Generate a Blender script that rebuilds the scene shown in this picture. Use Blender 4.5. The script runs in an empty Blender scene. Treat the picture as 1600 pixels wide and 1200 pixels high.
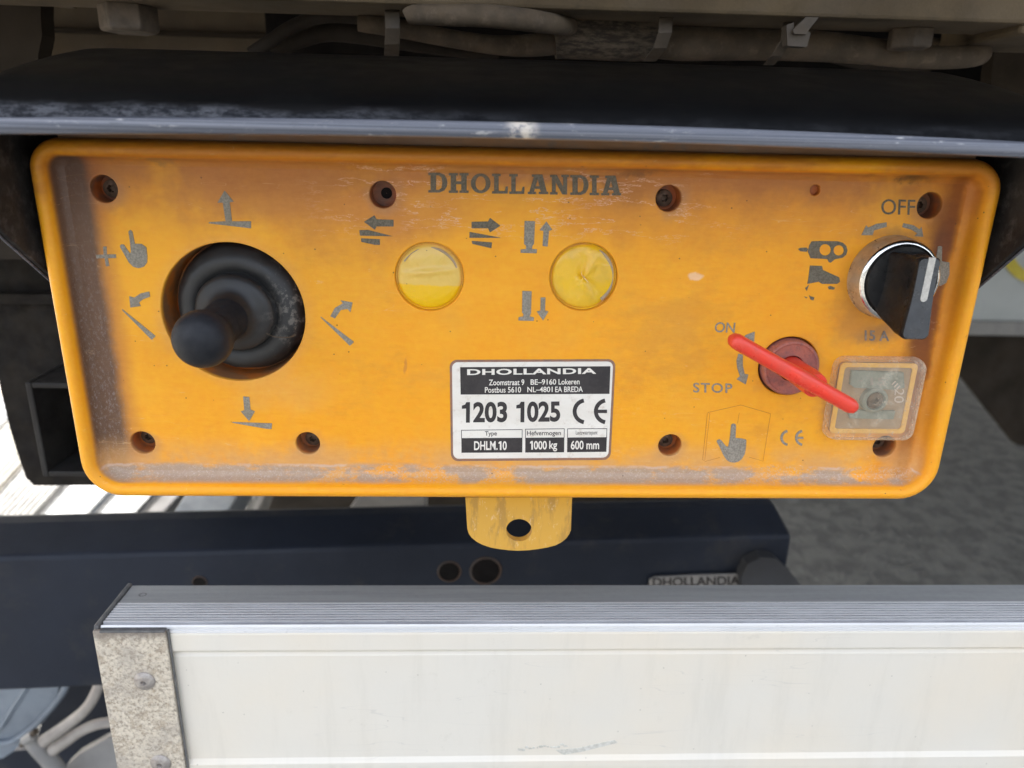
import bpy, bmesh, math, random
from mathutils import Vector, Matrix
random.seed(7)
R = math.radians
S = bpy.context.scene
COL = S.collection

# ------------------------------------------------------------------ camera
F = 1155.0
XA = Vector((.99910, .01042, .04114)); DA = Vector((-.0228, .9495, .3128)); YA = Vector((-.0358, -.3135, .9489))
XA.normalize(); DA = (DA - XA * DA.dot(XA)).normalized(); YA = XA.cross(DA).normalized()
CAM = Vector((-.0152, -.26, 1.05))
cd = bpy.data.cameras.new('camera'); cam = bpy.data.objects.new('camera', cd); COL.objects.link(cam)
S.camera = cam
cd.sensor_width = 36; cd.lens = 36 * F / 1600; cd.clip_start = .01; cd.clip_end = 500
right = Vector((XA.x, YA.x, -DA.x)); down = Vector((XA.y, YA.y, -DA.y)); fwd = Vector((XA.z, YA.z, -DA.z))
M = Matrix((right, -down, -fwd)).transposed().to_4x4(); M.translation = CAM
cam.matrix_world = M
cd.dof.use_dof = True; cd.dof.focus_distance = .283; cd.dof.aperture_fstop = 12.0

def ray(px, py):
    v = Vector(((px - 800) / F, (py - 600) / F, 1))
    return Vector((v.dot(XA), v.dot(YA), -v.dot(DA)))
def P(px, py, Y):            # point of the plane y = Y seen at a pixel of the photograph
    r = ray(px, py); return CAM + r * ((Y - CAM.y) / r.y)
def Q(px, py, Z):            # point of the level z = Z
    r = ray(px, py); return CAM + r * ((Z - CAM.z) / r.z)

# ------------------------------------------------------------------ sky, sun, exposure
W = bpy.data.worlds.new('World'); S.world = W; W.use_nodes = True
nt = W.node_tree; nt.nodes.clear()
sky = nt.nodes.new('ShaderNodeTexSky'); sky.sky_type = 'NISHITA'; sky.sun_disc = False
SUN_EL, SUN_AZ = 48, -38           # behind the lorry, to the left
sky.sun_elevation = R(SUN_EL); sky.sun_rotation = R(SUN_AZ); sky.dust_density = 7; sky.air_density = 1.0; sky.ozone_density = .4; sky.altitude = 0
hs = nt.nodes.new('ShaderNodeHueSaturation'); hs.inputs['Saturation'].default_value = .5
bg = nt.nodes.new('ShaderNodeBackground'); bg.inputs['Strength'].default_value = .12
wo = nt.nodes.new('ShaderNodeOutputWorld')
nt.links.new(sky.outputs[0], hs.inputs['Color']); nt.links.new(hs.outputs[0], bg.inputs[0]); nt.links.new(bg.outputs[0], wo.inputs[0])
sd = bpy.data.lights.new('sun', 'SUN'); sun = bpy.data.objects.new('sun', sd); COL.objects.link(sun)
sd.energy = 2.0; sd.angle = R(.5); sd.color = (1, .94, .84)
az = R(SUN_AZ); el = R(SUN_EL)
sdir = Vector((math.sin(az) * math.cos(el), math.cos(az) * math.cos(el), math.sin(el)))
sun.rotation_euler = sdir.to_track_quat('Z', 'Y').to_euler(); sun.location = sdir * 20
S.view_settings.view_transform = 'Standard'; S.view_settings.look = 'None'
S.view_settings.exposure = 2.80; S.view_settings.gamma = 1
S.render.engine = 'CYCLES'; S.cycles.max_bounces = 8

# ------------------------------------------------------------------ material helpers
class NT:
    def __init__(s, name):
        s.m = bpy.data.materials.new(name); s.m.use_nodes = True
        s.t = s.m.node_tree; s.b = s.t.nodes['Principled BSDF']
        tc = s.t.nodes.new('ShaderNodeTexCoord'); s.co = tc.outputs['Object']
        sp = s.t.nodes.new('ShaderNodeSeparateXYZ'); s.t.links.new(s.co, sp.inputs[0])
        s.x, s.y, s.z = sp.outputs
    def put(s, sock, v):
        if isinstance(v, bpy.types.NodeSocket): s.t.links.new(v, sock)
        else:
            if hasattr(sock.default_value, '__len__') and not hasattr(v, '__len__'): v = (v,) * len(sock.default_value)
            if hasattr(v, '__len__') and len(sock.default_value) == 4 and len(v) == 3: v = (*v, 1)
            sock.default_value = v
    def m_(s, op, a, b=0.0, c=0.0, clamp=False):
        n = s.t.nodes.new('ShaderNodeMath'); n.operation = op; n.use_clamp = clamp
        s.put(n.inputs[0], a); s.put(n.inputs[1], b); s.put(n.inputs[2], c); return n.outputs[0]
    def ss(s, v, lo, hi, a=0.0, b=1.0):
        n = s.t.nodes.new('ShaderNodeMapRange'); n.interpolation_type = 'SMOOTHSTEP'
        s.put(n.inputs[0], v)
        if lo > hi: lo, hi, a, b = hi, lo, b, a
        for k, q in zip((1, 2, 3, 4), (lo, hi, a, b)): n.inputs[k].default_value = q
        return n.outputs[0]
    def vec(s, sx=1, sy=1, sz=1, rot=(0, 0, 0), loc=(0, 0, 0), src=None):
        n = s.t.nodes.new('ShaderNodeMapping'); s.put(n.inputs[0], src or s.co)
        n.inputs['Scale'].default_value = (sx, sy, sz); n.inputs['Rotation'].default_value = rot; n.inputs['Location'].default_value = loc
        return n.outputs[0]
    def noise(s, scale, detail=4, rough=.55, vec=None, dist=0):
        n = s.t.nodes.new('ShaderNodeTexNoise'); s.put(n.inputs['Vector'], vec or s.co)
        n.inputs['Scale'].default_value = scale; n.inputs['Detail'].default_value = detail
        n.inputs['Roughness'].default_value = rough; n.inputs['Distortion'].default_value = dist
        return n.outputs[0]
    def voro(s, scale, feature='F1', vec=None, rnd=1):
        n = s.t.nodes.new('ShaderNodeTexVoronoi'); n.feature = feature; s.put(n.inputs['Vector'], vec or s.co)
        n.inputs['Scale'].default_value = scale; n.inputs['Randomness'].default_value = rnd
        return n.outputs
    def mix(s, f, a, b, mode='MIX'):
        n = s.t.nodes.new('ShaderNodeMix'); n.data_type = 'RGBA'; n.blend_type = mode
        s.put(n.inputs[0], f); s.put(n.inputs[6], a); s.put(n.inputs[7], b); return n.outputs[2]
    def set(s, k, v): s.put(s.b.inputs[k], v)
    def bump(s, h, strength=.3, dist=.0005):
        n = s.t.nodes.new('ShaderNodeBump'); n.inputs['Strength'].default_value = strength; n.inputs['Distance'].default_value = dist
        s.put(n.inputs['Height'], h); s.t.links.new(n.outputs[0], s.b.inputs['Normal'])

def simple(name, c1, c2=None, rough=.5, metal=0, scale=60, bump=.15, bdist=.0004, dirt=None, dirt_amt=.5, stretch=(1, 1, 1), fine=900, lo=.35, hi=.65, rvar=.12):
    n = NT(name); v = n.vec(*stretch)
    a = n.ss(n.noise(scale, 7, .6, v), lo, hi)
    c = n.mix(a, c1, c2 or tuple(x * .75 for x in c1))
    if dirt:
        d = n.ss(n.noise(scale * 2.7, 8, .7), .62 - .2 * dirt_amt, .72)
        c = n.mix(n.m_('MULTIPLY', d, dirt_amt), c, dirt)
    f = n.noise(fine, 4, .6, v)
    c = n.mix(.25, c, n.mix(f, (.25, .25, .25), (.9, .9, .9)), 'SOFT_LIGHT')
    n.set('Base Color', c); n.set('Roughness', n.ss(n.noise(scale * 1.7, 5), .3, .7, rough - rvar, min(1, rough + rvar))); n.set('Metallic', metal)
    if max(c1) < .06: n.set('Specular IOR Level', .2)
    if bump: n.bump(n.m_('ADD', f, n.m_('MULTIPLY', n.noise(scale * 3, 4), 1.5)), bump, bdist)
    return n.m

# ------------------------------------------------------------------ mesh helpers
class MB:
    def __init__(s): s.v = []; s.f = []; s.mi = []; s.cur = 0
    def add(s, vs, fs, mi=None):
        o = len(s.v); s.v += [Vector(v) for v in vs]
        for f in fs: s.f.append(tuple(i + o for i in f)); s.mi.append(s.cur if mi is None else mi)
        return s
    def box(s, lo, hi, mi=None):
        x0, y0, z0 = lo; x1, y1, z1 = hi
        return s.add([(x0, y0, z0), (x1, y0, z0), (x1, y1, z0), (x0, y1, z0), (x0, y0, z1), (x1, y0, z1), (x1, y1, z1), (x0, y1, z1)],
                     [(0, 3, 2, 1), (4, 5, 6, 7), (0, 1, 5, 4), (1, 2, 6, 5), (2, 3, 7, 6), (3, 0, 4, 7)], mi)
    def loft(s, rings, closed=True, cap0=False, cap1=False, mi=None):
        o = len(s.v); n = len(rings[0])
        for r in rings: s.v += [Vector(p) for p in r]
        m = s.cur if mi is None else mi
        for i in range(len(rings) - 1):
            for j in range(n if closed else n - 1):
                k = (j + 1) % n
                s.f.append((o + i * n + j, o + i * n + k, o + (i + 1) * n + k, o + (i + 1) * n + j)); s.mi.append(m)
        if cap0: s.f.append(tuple(o + j for j in range(n))[::-1]); s.mi.append(m)
        if cap1: s.f.append(tuple(o + (len(rings) - 1) * n + j for j in range(n))); s.mi.append(m)
        return s
    def lathe(s, prof, c, axis=(0, -1, 0), seg=40, mi=None, flat=1):   # prof = [(radius, height along axis)]
        a = Vector(axis).normalized(); u = a.cross(Vector((0, 0, 1)))
        if u.length < .01: u = Vector((1, 0, 0))
        u.normalize(); w = a.cross(u); c = Vector(c)
        rings = [[c + a * h + (u * math.cos(2 * math.pi * j / seg) + w * math.sin(2 * math.pi * j / seg)) * max(r, 1e-5) for j in range(seg)] for r, h in prof]
        return s.loft(rings, True, False, False, mi)
    def tube(s, pts, rad, seg=14, sub=6, mi=None, squash=1.0, caps=True):
        pts = [Vector(p) for p in pts]; rr = rad if hasattr(rad, '__len__') else [rad] * len(pts)
        Pn, Rn = [], []
        if len(pts) > 2 and sub > 1:
            for i in range(len(pts) - 1):
                p0 = pts[max(i - 1, 0)]; p1 = pts[i]; p2 = pts[i + 1]; p3 = pts[min(i + 2, len(pts) - 1)]
                for k in range(sub):
                    t = k / sub
                    Pn.append(.5 * (2 * p1 + (p2 - p0) * t + (2 * p0 - 5 * p1 + 4 * p2 - p3) * t * t + (3 * p1 - p0 - 3 * p2 + p3) * t ** 3)); Rn.append(rr[i] * (1 - t) + rr[i + 1] * t)
            Pn.append(pts[-1]); Rn.append(rr[-1])
        else: Pn, Rn = pts, rr
        rings = []; u = None
        for i, p in enumerate(Pn):
            t = (Pn[min(i + 1, len(Pn) - 1)] - Pn[max(i - 1, 0)]).normalized()
            if u is None:
                u = t.cross(Vector((0, 0, 1)));
                if u.length < .05: u = t.cross(Vector((1, 0, 0)))
            u = (u - t * u.dot(t)).normalized(); w = t.cross(u)
            rings.append([p + (u * math.cos(2 * math.pi * j / seg) * squash + w * math.sin(2 * math.pi * j / seg)) * Rn[i] for j in range(seg)])
        return s.loft(rings, True, caps, caps, mi)
    def build(s, name, mats, parent=None, smooth=True, bevel=0, angle=35, recalc=True):
        me = bpy.data.meshes.new(name)
        o = parent['_org'] if parent is not None and '_org' in parent.keys() else None
        org = Vector(o) if o is not None else Vector((0, 0, 0))
        me.from_pydata([v - org for v in s.v], [], s.f)
        for m in (mats if isinstance(mats, (list, tuple)) else [mats]): me.materials.append(m)
        for p, i in zip(me.polygons, s.mi): p.material_index = i
        if recalc:
            bm = bmesh.new(); bm.from_mesh(me); bmesh.ops.recalc_face_normals(bm, faces=bm.faces); bm.to_mesh(me); bm.free()
        if smooth:
            me.shade_smooth()
            try: me.set_sharp_from_angle(angle=R(angle))
            except Exception: pass
        ob = bpy.data.objects.new(name, me); COL.objects.link(ob)
        if parent is not None:
            ob.parent = parent
        if bevel:
            b = ob.modifiers.new('bevel', 'BEVEL'); b.width = bevel; b.segments = 2; b.limit_method = 'ANGLE'; b.angle_limit = R(40)
        return ob

def thing(name, label, cat, org=(0, 0, 0), group=None):
    o = bpy.data.objects.new(name, None); COL.objects.link(o); o.location = org; o.empty_display_size = .02
    o['label'] = label; o['category'] = cat; o['_org'] = tuple(org)
    if group: o['group'] = group
    return o
def sub(parent_part, ob, root):       # make ob (built against root) a child of a part of root
    ob.parent = parent_part; return ob
class _SubParent: pass
def under(part, root): part['_org'] = root['_org']; return part   # parts sit at identity under their root

def shape(polys, thick=0.0, bevel=0.0):          # 2-D outline(s) with holes -> triangulated mesh data in the outline's own units
    cu = bpy.data.curves.new('c', 'CURVE'); cu.dimensions = '2D'; cu.fill_mode = 'BOTH'; cu.extrude = thick
    for pl in polys:
        sp = cu.splines.new('POLY'); sp.points.add(len(pl) - 1); sp.use_cyclic_u = True
        for q, (x, y) in zip(sp.points, pl): q.co = (x, y, 0, 1)
    o = bpy.data.objects.new('c', cu); COL.objects.link(o)
    dg = bpy.context.evaluated_depsgraph_get(); dg.update()
    me = bpy.data.meshes.new_from_object(o.evaluated_get(dg))
    vs = [v.co.copy() for v in me.vertices]; fs = [tuple(p.vertices) for p in me.polygons]
    bpy.data.objects.remove(o); bpy.data.curves.remove(cu); bpy.data.meshes.remove(me)
    return vs, fs
def text_shape(body, offset=0.0, spacing=1.0, shear=0.0):
    cu = bpy.data.curves.new('t', 'FONT'); cu.body = body; cu.size = 1; cu.offset = offset; cu.space_character = spacing; cu.shear = shear
    cu.fill_mode = 'FRONT'; cu.resolution_u = 5
    o = bpy.data.objects.new('t', cu); COL.objects.link(o)
    dg = bpy.context.evaluated_depsgraph_get(); dg.update()
    me = bpy.data.meshes.new_from_object(o.evaluated_get(dg))
    vs = [v.co.copy() for v in me.vertices]; fs = [tuple(p.vertices) for p in me.polygons]
    bpy.data.objects.remove(o); bpy.data.curves.remove(cu); bpy.data.meshes.remove(me)
    return vs, fs
def plate(mb, polys, Y, thick, scale=1, org=(0, 0)):   # outlines read off the photograph, laid on the plane y = Y, standing thick proud of it
    pl = [[(x / scale + org[0], -(y / scale + org[1])) for x, y in p] for p in polys]
    vs, fs = shape(pl, .5)
    mb.add([P(v.x, -v.y, Y) + Vector((0, -thick if v.z > 0 else 0, 0)) for v in vs], fs)
    return mb
def text_on(mb, body, box, Y, offset=0.0, spacing=1.0, thick=0, tilt=0.0, shear=0.0, rot=None):
    # box = x0, y0 (top), x1, y1 (bottom) in photograph pixels; tilt = rise of the line in px over its length
    vs, fs = text_shape(body, offset, spacing, shear)
    xs = [v.x for v in vs]; ys = [v.y for v in vs]; a, b, c, d = min(xs), max(xs), min(ys), max(ys)
    x0, y0, x1, y1 = box; out = []
    for v in vs:
        u = (v.x - a) / (b - a); w = (v.y - c) / (d - c)
        px = x0 + (x1 - x0) * u; py = y1 + (y0 - y1) * w + tilt * u
        if rot:
            cx, cy = (x0 + x1) / 2, (y0 + y1) / 2; dx, dy = px - cx, py - cy
            px = cx + dx * math.cos(rot) - dy * math.sin(rot); py = cy + dx * math.sin(rot) + dy * math.cos(rot)
        out.append(P(px, py, Y))
    n = len(out)
    if thick:
        off = Vector((0, -thick, 0)); ed = {}
        for f in fs:
            for i in range(len(f)):
                e = (f[i], f[(i + 1) % len(f)]); ed[e] = 1
        sides = [(e[0], e[1], e[1] + n, e[0] + n) for e in ed if (e[1], e[0]) not in ed]
        mb.add(out + [v + off for v in out], [tuple(i + n for i in f) for f in fs] + sides)
    else: mb.add(out, fs)
    return mb
def circ(cx, cy, rx, ry=None, n=40, a0=0, a1=360):
    ry = ry or rx; full = a1 - a0 == 360
    return [(cx + rx * math.cos(R(a0 + (a1 - a0) * i / (n if full else n - 1))), cy + ry * math.sin(R(a0 + (a1 - a0) * i / (n if full else n - 1)))) for i in range(n)]
def stroke(pts, w):                   # outline of an open polyline of width w
    L, Rr = [], []
    for i, p in enumerate(pts):
        a = pts[max(i - 1, 0)]; b = pts[min(i + 1, len(pts) - 1)]
        dx, dy = b[0] - a[0], b[1] - a[1]; l = math.hypot(dx, dy) or 1
        nx, ny = -dy / l * w / 2, dx / l * w / 2
        L.append((p[0] + nx, p[1] + ny)); Rr.append((p[0] - nx, p[1] - ny))
    return L + Rr[::-1]

# ------------------------------------------------------------------ materials
FL = .008                                     # depth of the recessed face behind the rim
BOX = (0, .030, .918)
def lp(px, py, Y=FL): v = P(px, py, Y) - Vector(BOX); return v.x, v.z
def panel_material():
    n = NT('weathered_orange_plastic')
    big = n.noise(14, 5, .6); mid = n.noise(55, 8, .65); fine = n.noise(420, 6, .7)
    grain = n.noise(700, 4, .6, n.vec(.25, 1, 1, rot=(0, R(-18), 0)))
    base = n.mix(n.ss(big, .35, .65), (.87, .345, .010), (.85, .365, .016))
    base = n.mix(n.m_('MULTIPLY', n.ss(mid, .45, .75), .35), base, (.76, .34, .045))
    # how far inside the recess
    y = n.y
    inside = n.ss(y, -.028, -.0245)                       # rim crest is at y = -.030 here
    wob = n.m_('MULTIPLY', n.m_('SUBTRACT', big, .5), .05)
    wob2 = n.m_('MULTIPLY', n.m_('SUBTRACT', mid, .5), .02)
    zz = n.m_('ADD', n.m_('ADD', n.z, wob), wob2)
    xx = n.m_('ADD', n.x, wob2)
    col = base
    def stain(c, mask, k):
        nonlocal col
        col = n.mix(n.m_('MULTIPLY', mask, k, clamp=True), col, c)
    def blob(px, py, rx, ry, c, k, soft=.5, wobble=1.0):
        cx, cz = lp(px, py); s = 4300
        dx = n.m_('DIVIDE', n.m_('SUBTRACT', n.m_('ADD', n.x, n.m_('MULTIPLY', wob2, wobble)), cx), rx / s)
        dz = n.m_('DIVIDE', n.m_('SUBTRACT', n.m_('ADD', n.z, n.m_('MULTIPLY', wob2, wobble)), cz), ry / s)
        d = n.m_('SQRT', n.m_('ADD', n.m_('MULTIPLY', dx, dx), n.m_('MULTIPLY', dz, dz)))
        stain(c, n.m_('MULTIPLY', n.ss(d, 1.0, 1 - soft), inside), k)
    # brown film along the top
    patch = n.ss(n.noise(17, 7, .62, n.vec(1, 1, 1.2, rot=(0, R(20), 0), loc=(.2, 0, .4))), .40, .49)
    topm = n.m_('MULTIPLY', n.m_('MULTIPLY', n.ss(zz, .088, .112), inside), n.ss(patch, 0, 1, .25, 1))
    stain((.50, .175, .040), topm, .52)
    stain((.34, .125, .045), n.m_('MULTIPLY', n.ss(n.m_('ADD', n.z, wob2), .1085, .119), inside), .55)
    out_ = n.m_('SUBTRACT', 1, inside)
    stain((.50, .17, .025), n.m_('MULTIPLY', n.m_('MULTIPLY', n.ss(zz, .112, .1245), out_), n.ss(n.noise(30, 6, .6, n.vec(.5, 1, 1)), .36, .52)), .75)
    stain((.16, .08, .04), n.m_('MULTIPLY', out_, n.ss(n.noise(210, 6, .8, n.vec(.6, 1, .6)), .67, .72)), .5)
    stain((.56, .235, .035), n.m_('MULTIPLY', n.ss(n.noise(21, 8, .68, n.vec(.7, 1, 1.3, rot=(0, R(-25), 0), loc=(.7, 0, .3))), .52, .66), inside), .38)
    stain((.93, .42, .02), n.m_('MULTIPLY', n.ss(n.noise(16, 5, .6, n.vec(loc=(.1, 0, .9))), .54, .64), inside), .5)
    # broad drift of film, clear patches in between
    blob(400, 290, 170, 75, (.50, .19, .045), .6, .6)
    blob(620, 330, 150, 60, (.55, .20, .045), .45, .6)
    blob(810, 262, 230, 36, (.36, .14, .060), .6, .6)
    blob(1150, 265, 240, 30, (.44, .16, .045), .5, .8)
    blob(1405, 268, 110, 17, (.045, .028, .018), .8, .8)
    blob(1010, 262, 55, 10, (.08, .05, .035), .5, .9)
    blob(235, 243, 70, 16, (.12, .08, .07), .7, .9)
    blob(1350, 500, 95, 60, (.45, .18, .05), .45, .9)
    blob(1330, 455, 50, 85, (.26, .11, .04), .4, .9)
    blob(1400, 372, 90, 26, (.20, .10, .05), .45, .9)
    blob(1380, 520, 60, 28, (.16, .10, .08), .5, .9)
    blob(1360, 620, 110, 95, (.45, .2, .08), .55, .6)
    blob(1300, 640, 26, 70, (.30, .14, .07), .6, .9)
    blob(1395, 700, 90, 40, (.66, .33, .12), .5, .9)
    blob(1230, 575, 68, 62, (.45, .21, .08), .45, .7)
    blob(367, 490, 135, 135, (.62, .31, .12), .5, .35, .4)
    blob(440, 610, 120, 60, (.72, .38, .10), .35, .9)
    for hx, hy in HOLES: blob(hx + 2, hy + 6, 40, 36, (.34, .19, .12), .6, .8, .5)
    blob(300, 745, 200, 22, (.45, .26, .15), .5, .9)
    # right hand wall and the dark band beside it
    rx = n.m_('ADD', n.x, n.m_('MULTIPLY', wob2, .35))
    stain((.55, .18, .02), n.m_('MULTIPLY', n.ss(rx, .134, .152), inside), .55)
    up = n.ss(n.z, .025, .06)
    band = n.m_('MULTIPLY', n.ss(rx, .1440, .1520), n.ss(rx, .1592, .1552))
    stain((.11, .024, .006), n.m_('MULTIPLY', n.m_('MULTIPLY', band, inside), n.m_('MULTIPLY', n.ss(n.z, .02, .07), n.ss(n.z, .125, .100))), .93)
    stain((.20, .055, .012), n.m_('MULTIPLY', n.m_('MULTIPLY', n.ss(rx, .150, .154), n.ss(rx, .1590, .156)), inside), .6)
    blob(1087, 431, 15, 8, (.86, .55, .33), .8, .4, .3)
    blob(632, 573, 4, 16, (.45, .15, .04), .5, .6, .3)
    # grey grime down the left wall
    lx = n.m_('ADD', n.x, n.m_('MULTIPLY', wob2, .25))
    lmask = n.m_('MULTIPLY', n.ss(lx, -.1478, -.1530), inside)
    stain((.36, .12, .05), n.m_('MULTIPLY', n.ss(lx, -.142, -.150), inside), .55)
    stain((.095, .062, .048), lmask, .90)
    stain((.30, .25, .235), n.m_('MULTIPLY', lmask, n.m_('MULTIPLY', n.ss(n.noise(1300, 6, .8, n.vec(1, 1, .5, rot=(0, R(30), 0))), .52, .62), n.ss(zz, .12, .02, .25, 1))), .6)
    # dust lying along the bottom
    bz = n.m_('ADD', n.z, n.m_('MULTIPLY', wob2, .35))
    bm_ = n.m_('MULTIPLY', n.ss(bz, .0106, .0082), inside)
    stain((.62, .33, .12), n.m_('MULTIPLY', n.m_('MULTIPLY', n.ss(bz, .024, .010), inside), n.ss(mid, .3, .6)), .8)
    stain((.36, .29, .235), n.m_('MULTIPLY', bm_, n.ss(n.noise(38, 7, .65, n.vec(1, 1, 2.5)), .44, .53)), .8)
    stain((.55, .44, .37), n.m_('MULTIPLY', bm_, n.ss(n.noise(1300, 5, .8), .52, .60)), .6)
    stain((.60, .47, .40), n.m_('MULTIPLY', n.m_('MULTIPLY', n.ss(n.m_('ABSOLUTE', n.m_('SUBTRACT', bz, .0098)), .0009, .0001), inside), n.ss(mid, .5, .6)), .6)
    # fine pale salt lines near the top
    w = n.noise(26, 7, .66, n.vec(.7, 1, 3.6, loc=(.31, 0, .115)))
    ln = n.ss(n.m_('ABSOLUTE', n.m_('SUBTRACT', w, .5)), .0075, .001)
    stain((.78, .48, .33), n.m_('MULTIPLY', n.m_('MULTIPLY', ln, n.ss(n.z, .094, .106)), n.m_('MULTIPLY', n.m_('MULTIPLY', inside, n.m_('MULTIPLY', n.ss(n.x, -.085, -.05), n.ss(n.x, .09, .05))), n.ss(n.noise(22, 3), .42, .52))), .75)
    # pale rubbed flakes, hair scratches, pin specks
    fl = n.ss(n.noise(150, 6, .78, n.vec(.8, 1, 2.3, rot=(0, R(25), 0))), .635, .70)
    stain((.82, .52, .30), n.m_('MULTIPLY', fl, n.m_('MAXIMUM', n.m_('MULTIPLY', n.ss(big, .45, .62), .6), n.m_('MULTIPLY', n.ss(n.x, .085, .115), n.ss(n.z, .085, .055)))), .6)
    sc = n.ss(n.m_('ABSOLUTE', n.m_('SUBTRACT', n.noise(26, 3, .5, n.vec(.5, 1, 5, rot=(0, R(-14), 0))), .5)), .0016, .0002)
    stain((.78, .50, .25), n.m_('MULTIPLY', sc, n.ss(n.noise(18, 2), .5, .6)), .35)
    v = n.voro(190); near = n.ss(v[0], .07, .03)
    sep = n.t.nodes.new('ShaderNodeSeparateColor'); n.t.links.new(v[1], sep.inputs[0])
    stain((.09, .04, .02), n.m_('MULTIPLY', near, n.ss(sep.outputs[0], .55, .6)), .8)
    v2 = n.voro(75); sep2 = n.t.nodes.new('ShaderNodeSeparateColor'); n.t.links.new(v2[1], sep2.inputs[0])
    stain((.30, .11, .04), n.m_('MULTIPLY', n.ss(v2[0], .06, .03), n.ss(sep2.outputs[1], .75, .8)), .7)
    # fine mottling
    col = n.mix(.42, col, n.mix(fine, (.28, .28, .28), (.78, .78, .78)), 'SOFT_LIGHT')
    col = n.mix(.34, col, n.mix(grain, (.3, .3, .3), (.75, .75, .75)), 'SOFT_LIGHT')
    # hole walls and deep parts have a reddish glow and darkening painted into the colour
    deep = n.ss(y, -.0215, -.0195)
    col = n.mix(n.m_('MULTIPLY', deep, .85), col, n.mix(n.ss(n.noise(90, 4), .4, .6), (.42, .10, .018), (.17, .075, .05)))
    n.set('Base Color', col)
    n.set('Roughness', n.ss(mid, .35, .7, .36, .58)); n.set('Specular IOR Level', .35)
    n.set('Subsurface Weight', .12); n.set('Subsurface Radius', (.6, .25, .05)); n.set('Subsurface Scale', .004)
    n.bump(n.m_('ADD', n.m_('ADD', n.m_('MULTIPLY', fine, .35), grain), n.m_('MULTIPLY', mid, 2)), .35, .00025)
    return n.m

HOLES = [(162, 295), (598, 304), (1045, 310), (1453, 321), (223, 692), (481, 693), (1047, 696), (1382, 698)]
M_panel = panel_material()
M_black = simple('black_rubber', (.018, .017, .017), (.040, .037, .035), .5, scale=60, dirt=(.11, .10, .095), dirt_amt=.6, bump=.2)
M_dark = simple('soot_dark', (.012, .010, .009), (.02, .016, .012), .8)
M_cavity = simple('dark_cavity', (.006, .005, .005), (.01, .008, .007), .9)
M_screw = simple('rusty_screw', (.14, .085, .055), (.07, .045, .03), .6, metal=.3, scale=400, bump=.4)
def grain_mat(name, a, b, c):
    n = NT(name); g1 = n.noise(1500, 3, .7); g2 = n.noise(90, 5, .6)
    col = n.mix(n.ss(g1, .35, .65), a, b); col = n.mix(n.m_('MULTIPLY', n.ss(g2, .5, .7), .5), col, c)
    n.set('Base Color', col); n.set('Roughness', .7); n.bump(g1, .5, .0003); return n.m
M_sym = grain_mat('grey_moulded_mark', (.20, .178, .140), (.315, .285, .235), (.21, .165, .10))
M_symd = grain_mat('dark_grey_moulded_mark', (.105, .088, .058), (.170, .148, .110), (.15, .10, .05))
M_line = simple('brown_scribed_line', (.36, .14, .02), (.5, .2, .03), .7, bump=0)
M_grey = simple('worn_grey_print', (.16, .14, .13), (.30, .24, .19), .65, scale=500, fine=2600, bump=.4)
M_bolt = simple('dusty_bolt', (.095, .070, .048), (.055, .041, .028), .85, scale=90, bump=.4)
M_beam = simple('dusty_beige_paint', (.110, .078, .042), (.078, .055, .030), .9, scale=22, dirt=(.025, .019, .012), dirt_amt=.4, bump=.25, bdist=.001)
M_back = simple('dirty_beige_plate', (.125, .094, .058), (.090, .066, .042), .8, scale=16, dirt=(.15, .10, .06), dirt_amt=.5)
M_brown = simple('mud_brown_metal', (.040, .030, .021), (.026, .020, .014), .85, scale=14, dirt=(.06, .046, .032), dirt_amt=.3)
M_cable = simple('dusty_cable', (.105, .076, .048), (.062, .045, .029), .9, scale=60, dirt=(.17, .13, .09), dirt_amt=.5, bump=.3)
M_cabled = simple('dark_cable', (.032, .025, .019), (.022, .017, .013), .75, scale=60)
M_tie = simple('dusty_tie', (.060, .045, .031), (.085, .065, .045), .7, scale=80)
def tape_mat():
    n = NT('cloth_tape'); v = n.vec(1, 1, 1, rot=(0, R(20), 0))
    w = n.noise(300, 6, .75, n.vec(.5, 1, 1.6, rot=(0, R(60), 0)))
    c = n.mix(n.ss(w, .4, .65), (.030, .022, .015), (.115, .088, .060))
    n.set('Base Color', c); n.set('Roughness', .9); n.bump(w, .8, .0012); return n.m
M_tape = tape_mat()
def lip_mat():
    n = NT('worn_rubber_edge')
    st = n.noise(60, 5, .6, n.vec(.06, 1, 30)); sc = n.noise(200, 7, .75, n.vec(.6, 1, 3, rot=(0, R(12), 0)))
    c = n.mix(n.ss(st, .35, .65), (.060, .066, .086), (.150, .158, .185))
    c = n.mix(n.m_('MULTIPLY', n.ss(sc, .58, .68), .6), c, (.50, .49, .47))
    c = n.mix(n.m_('MULTIPLY', n.ss(sc, .40, .33), .5), c, (.06, .065, .07))
    ch = n.m_('MULTIPLY', n.ss(n.m_('ABSOLUTE', n.m_('ADD', n.x, .0045)), .006, .001), n.ss(n.noise(180, 6, .8), .40, .52))
    c = n.mix(n.m_('MULTIPLY', ch, .8), c, (.62, .55, .46))
    n.set('Base Color', c); n.set('Roughness', .42); n.bump(st, .5, .0004); return n.m
M_lip = lip_mat()
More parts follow.
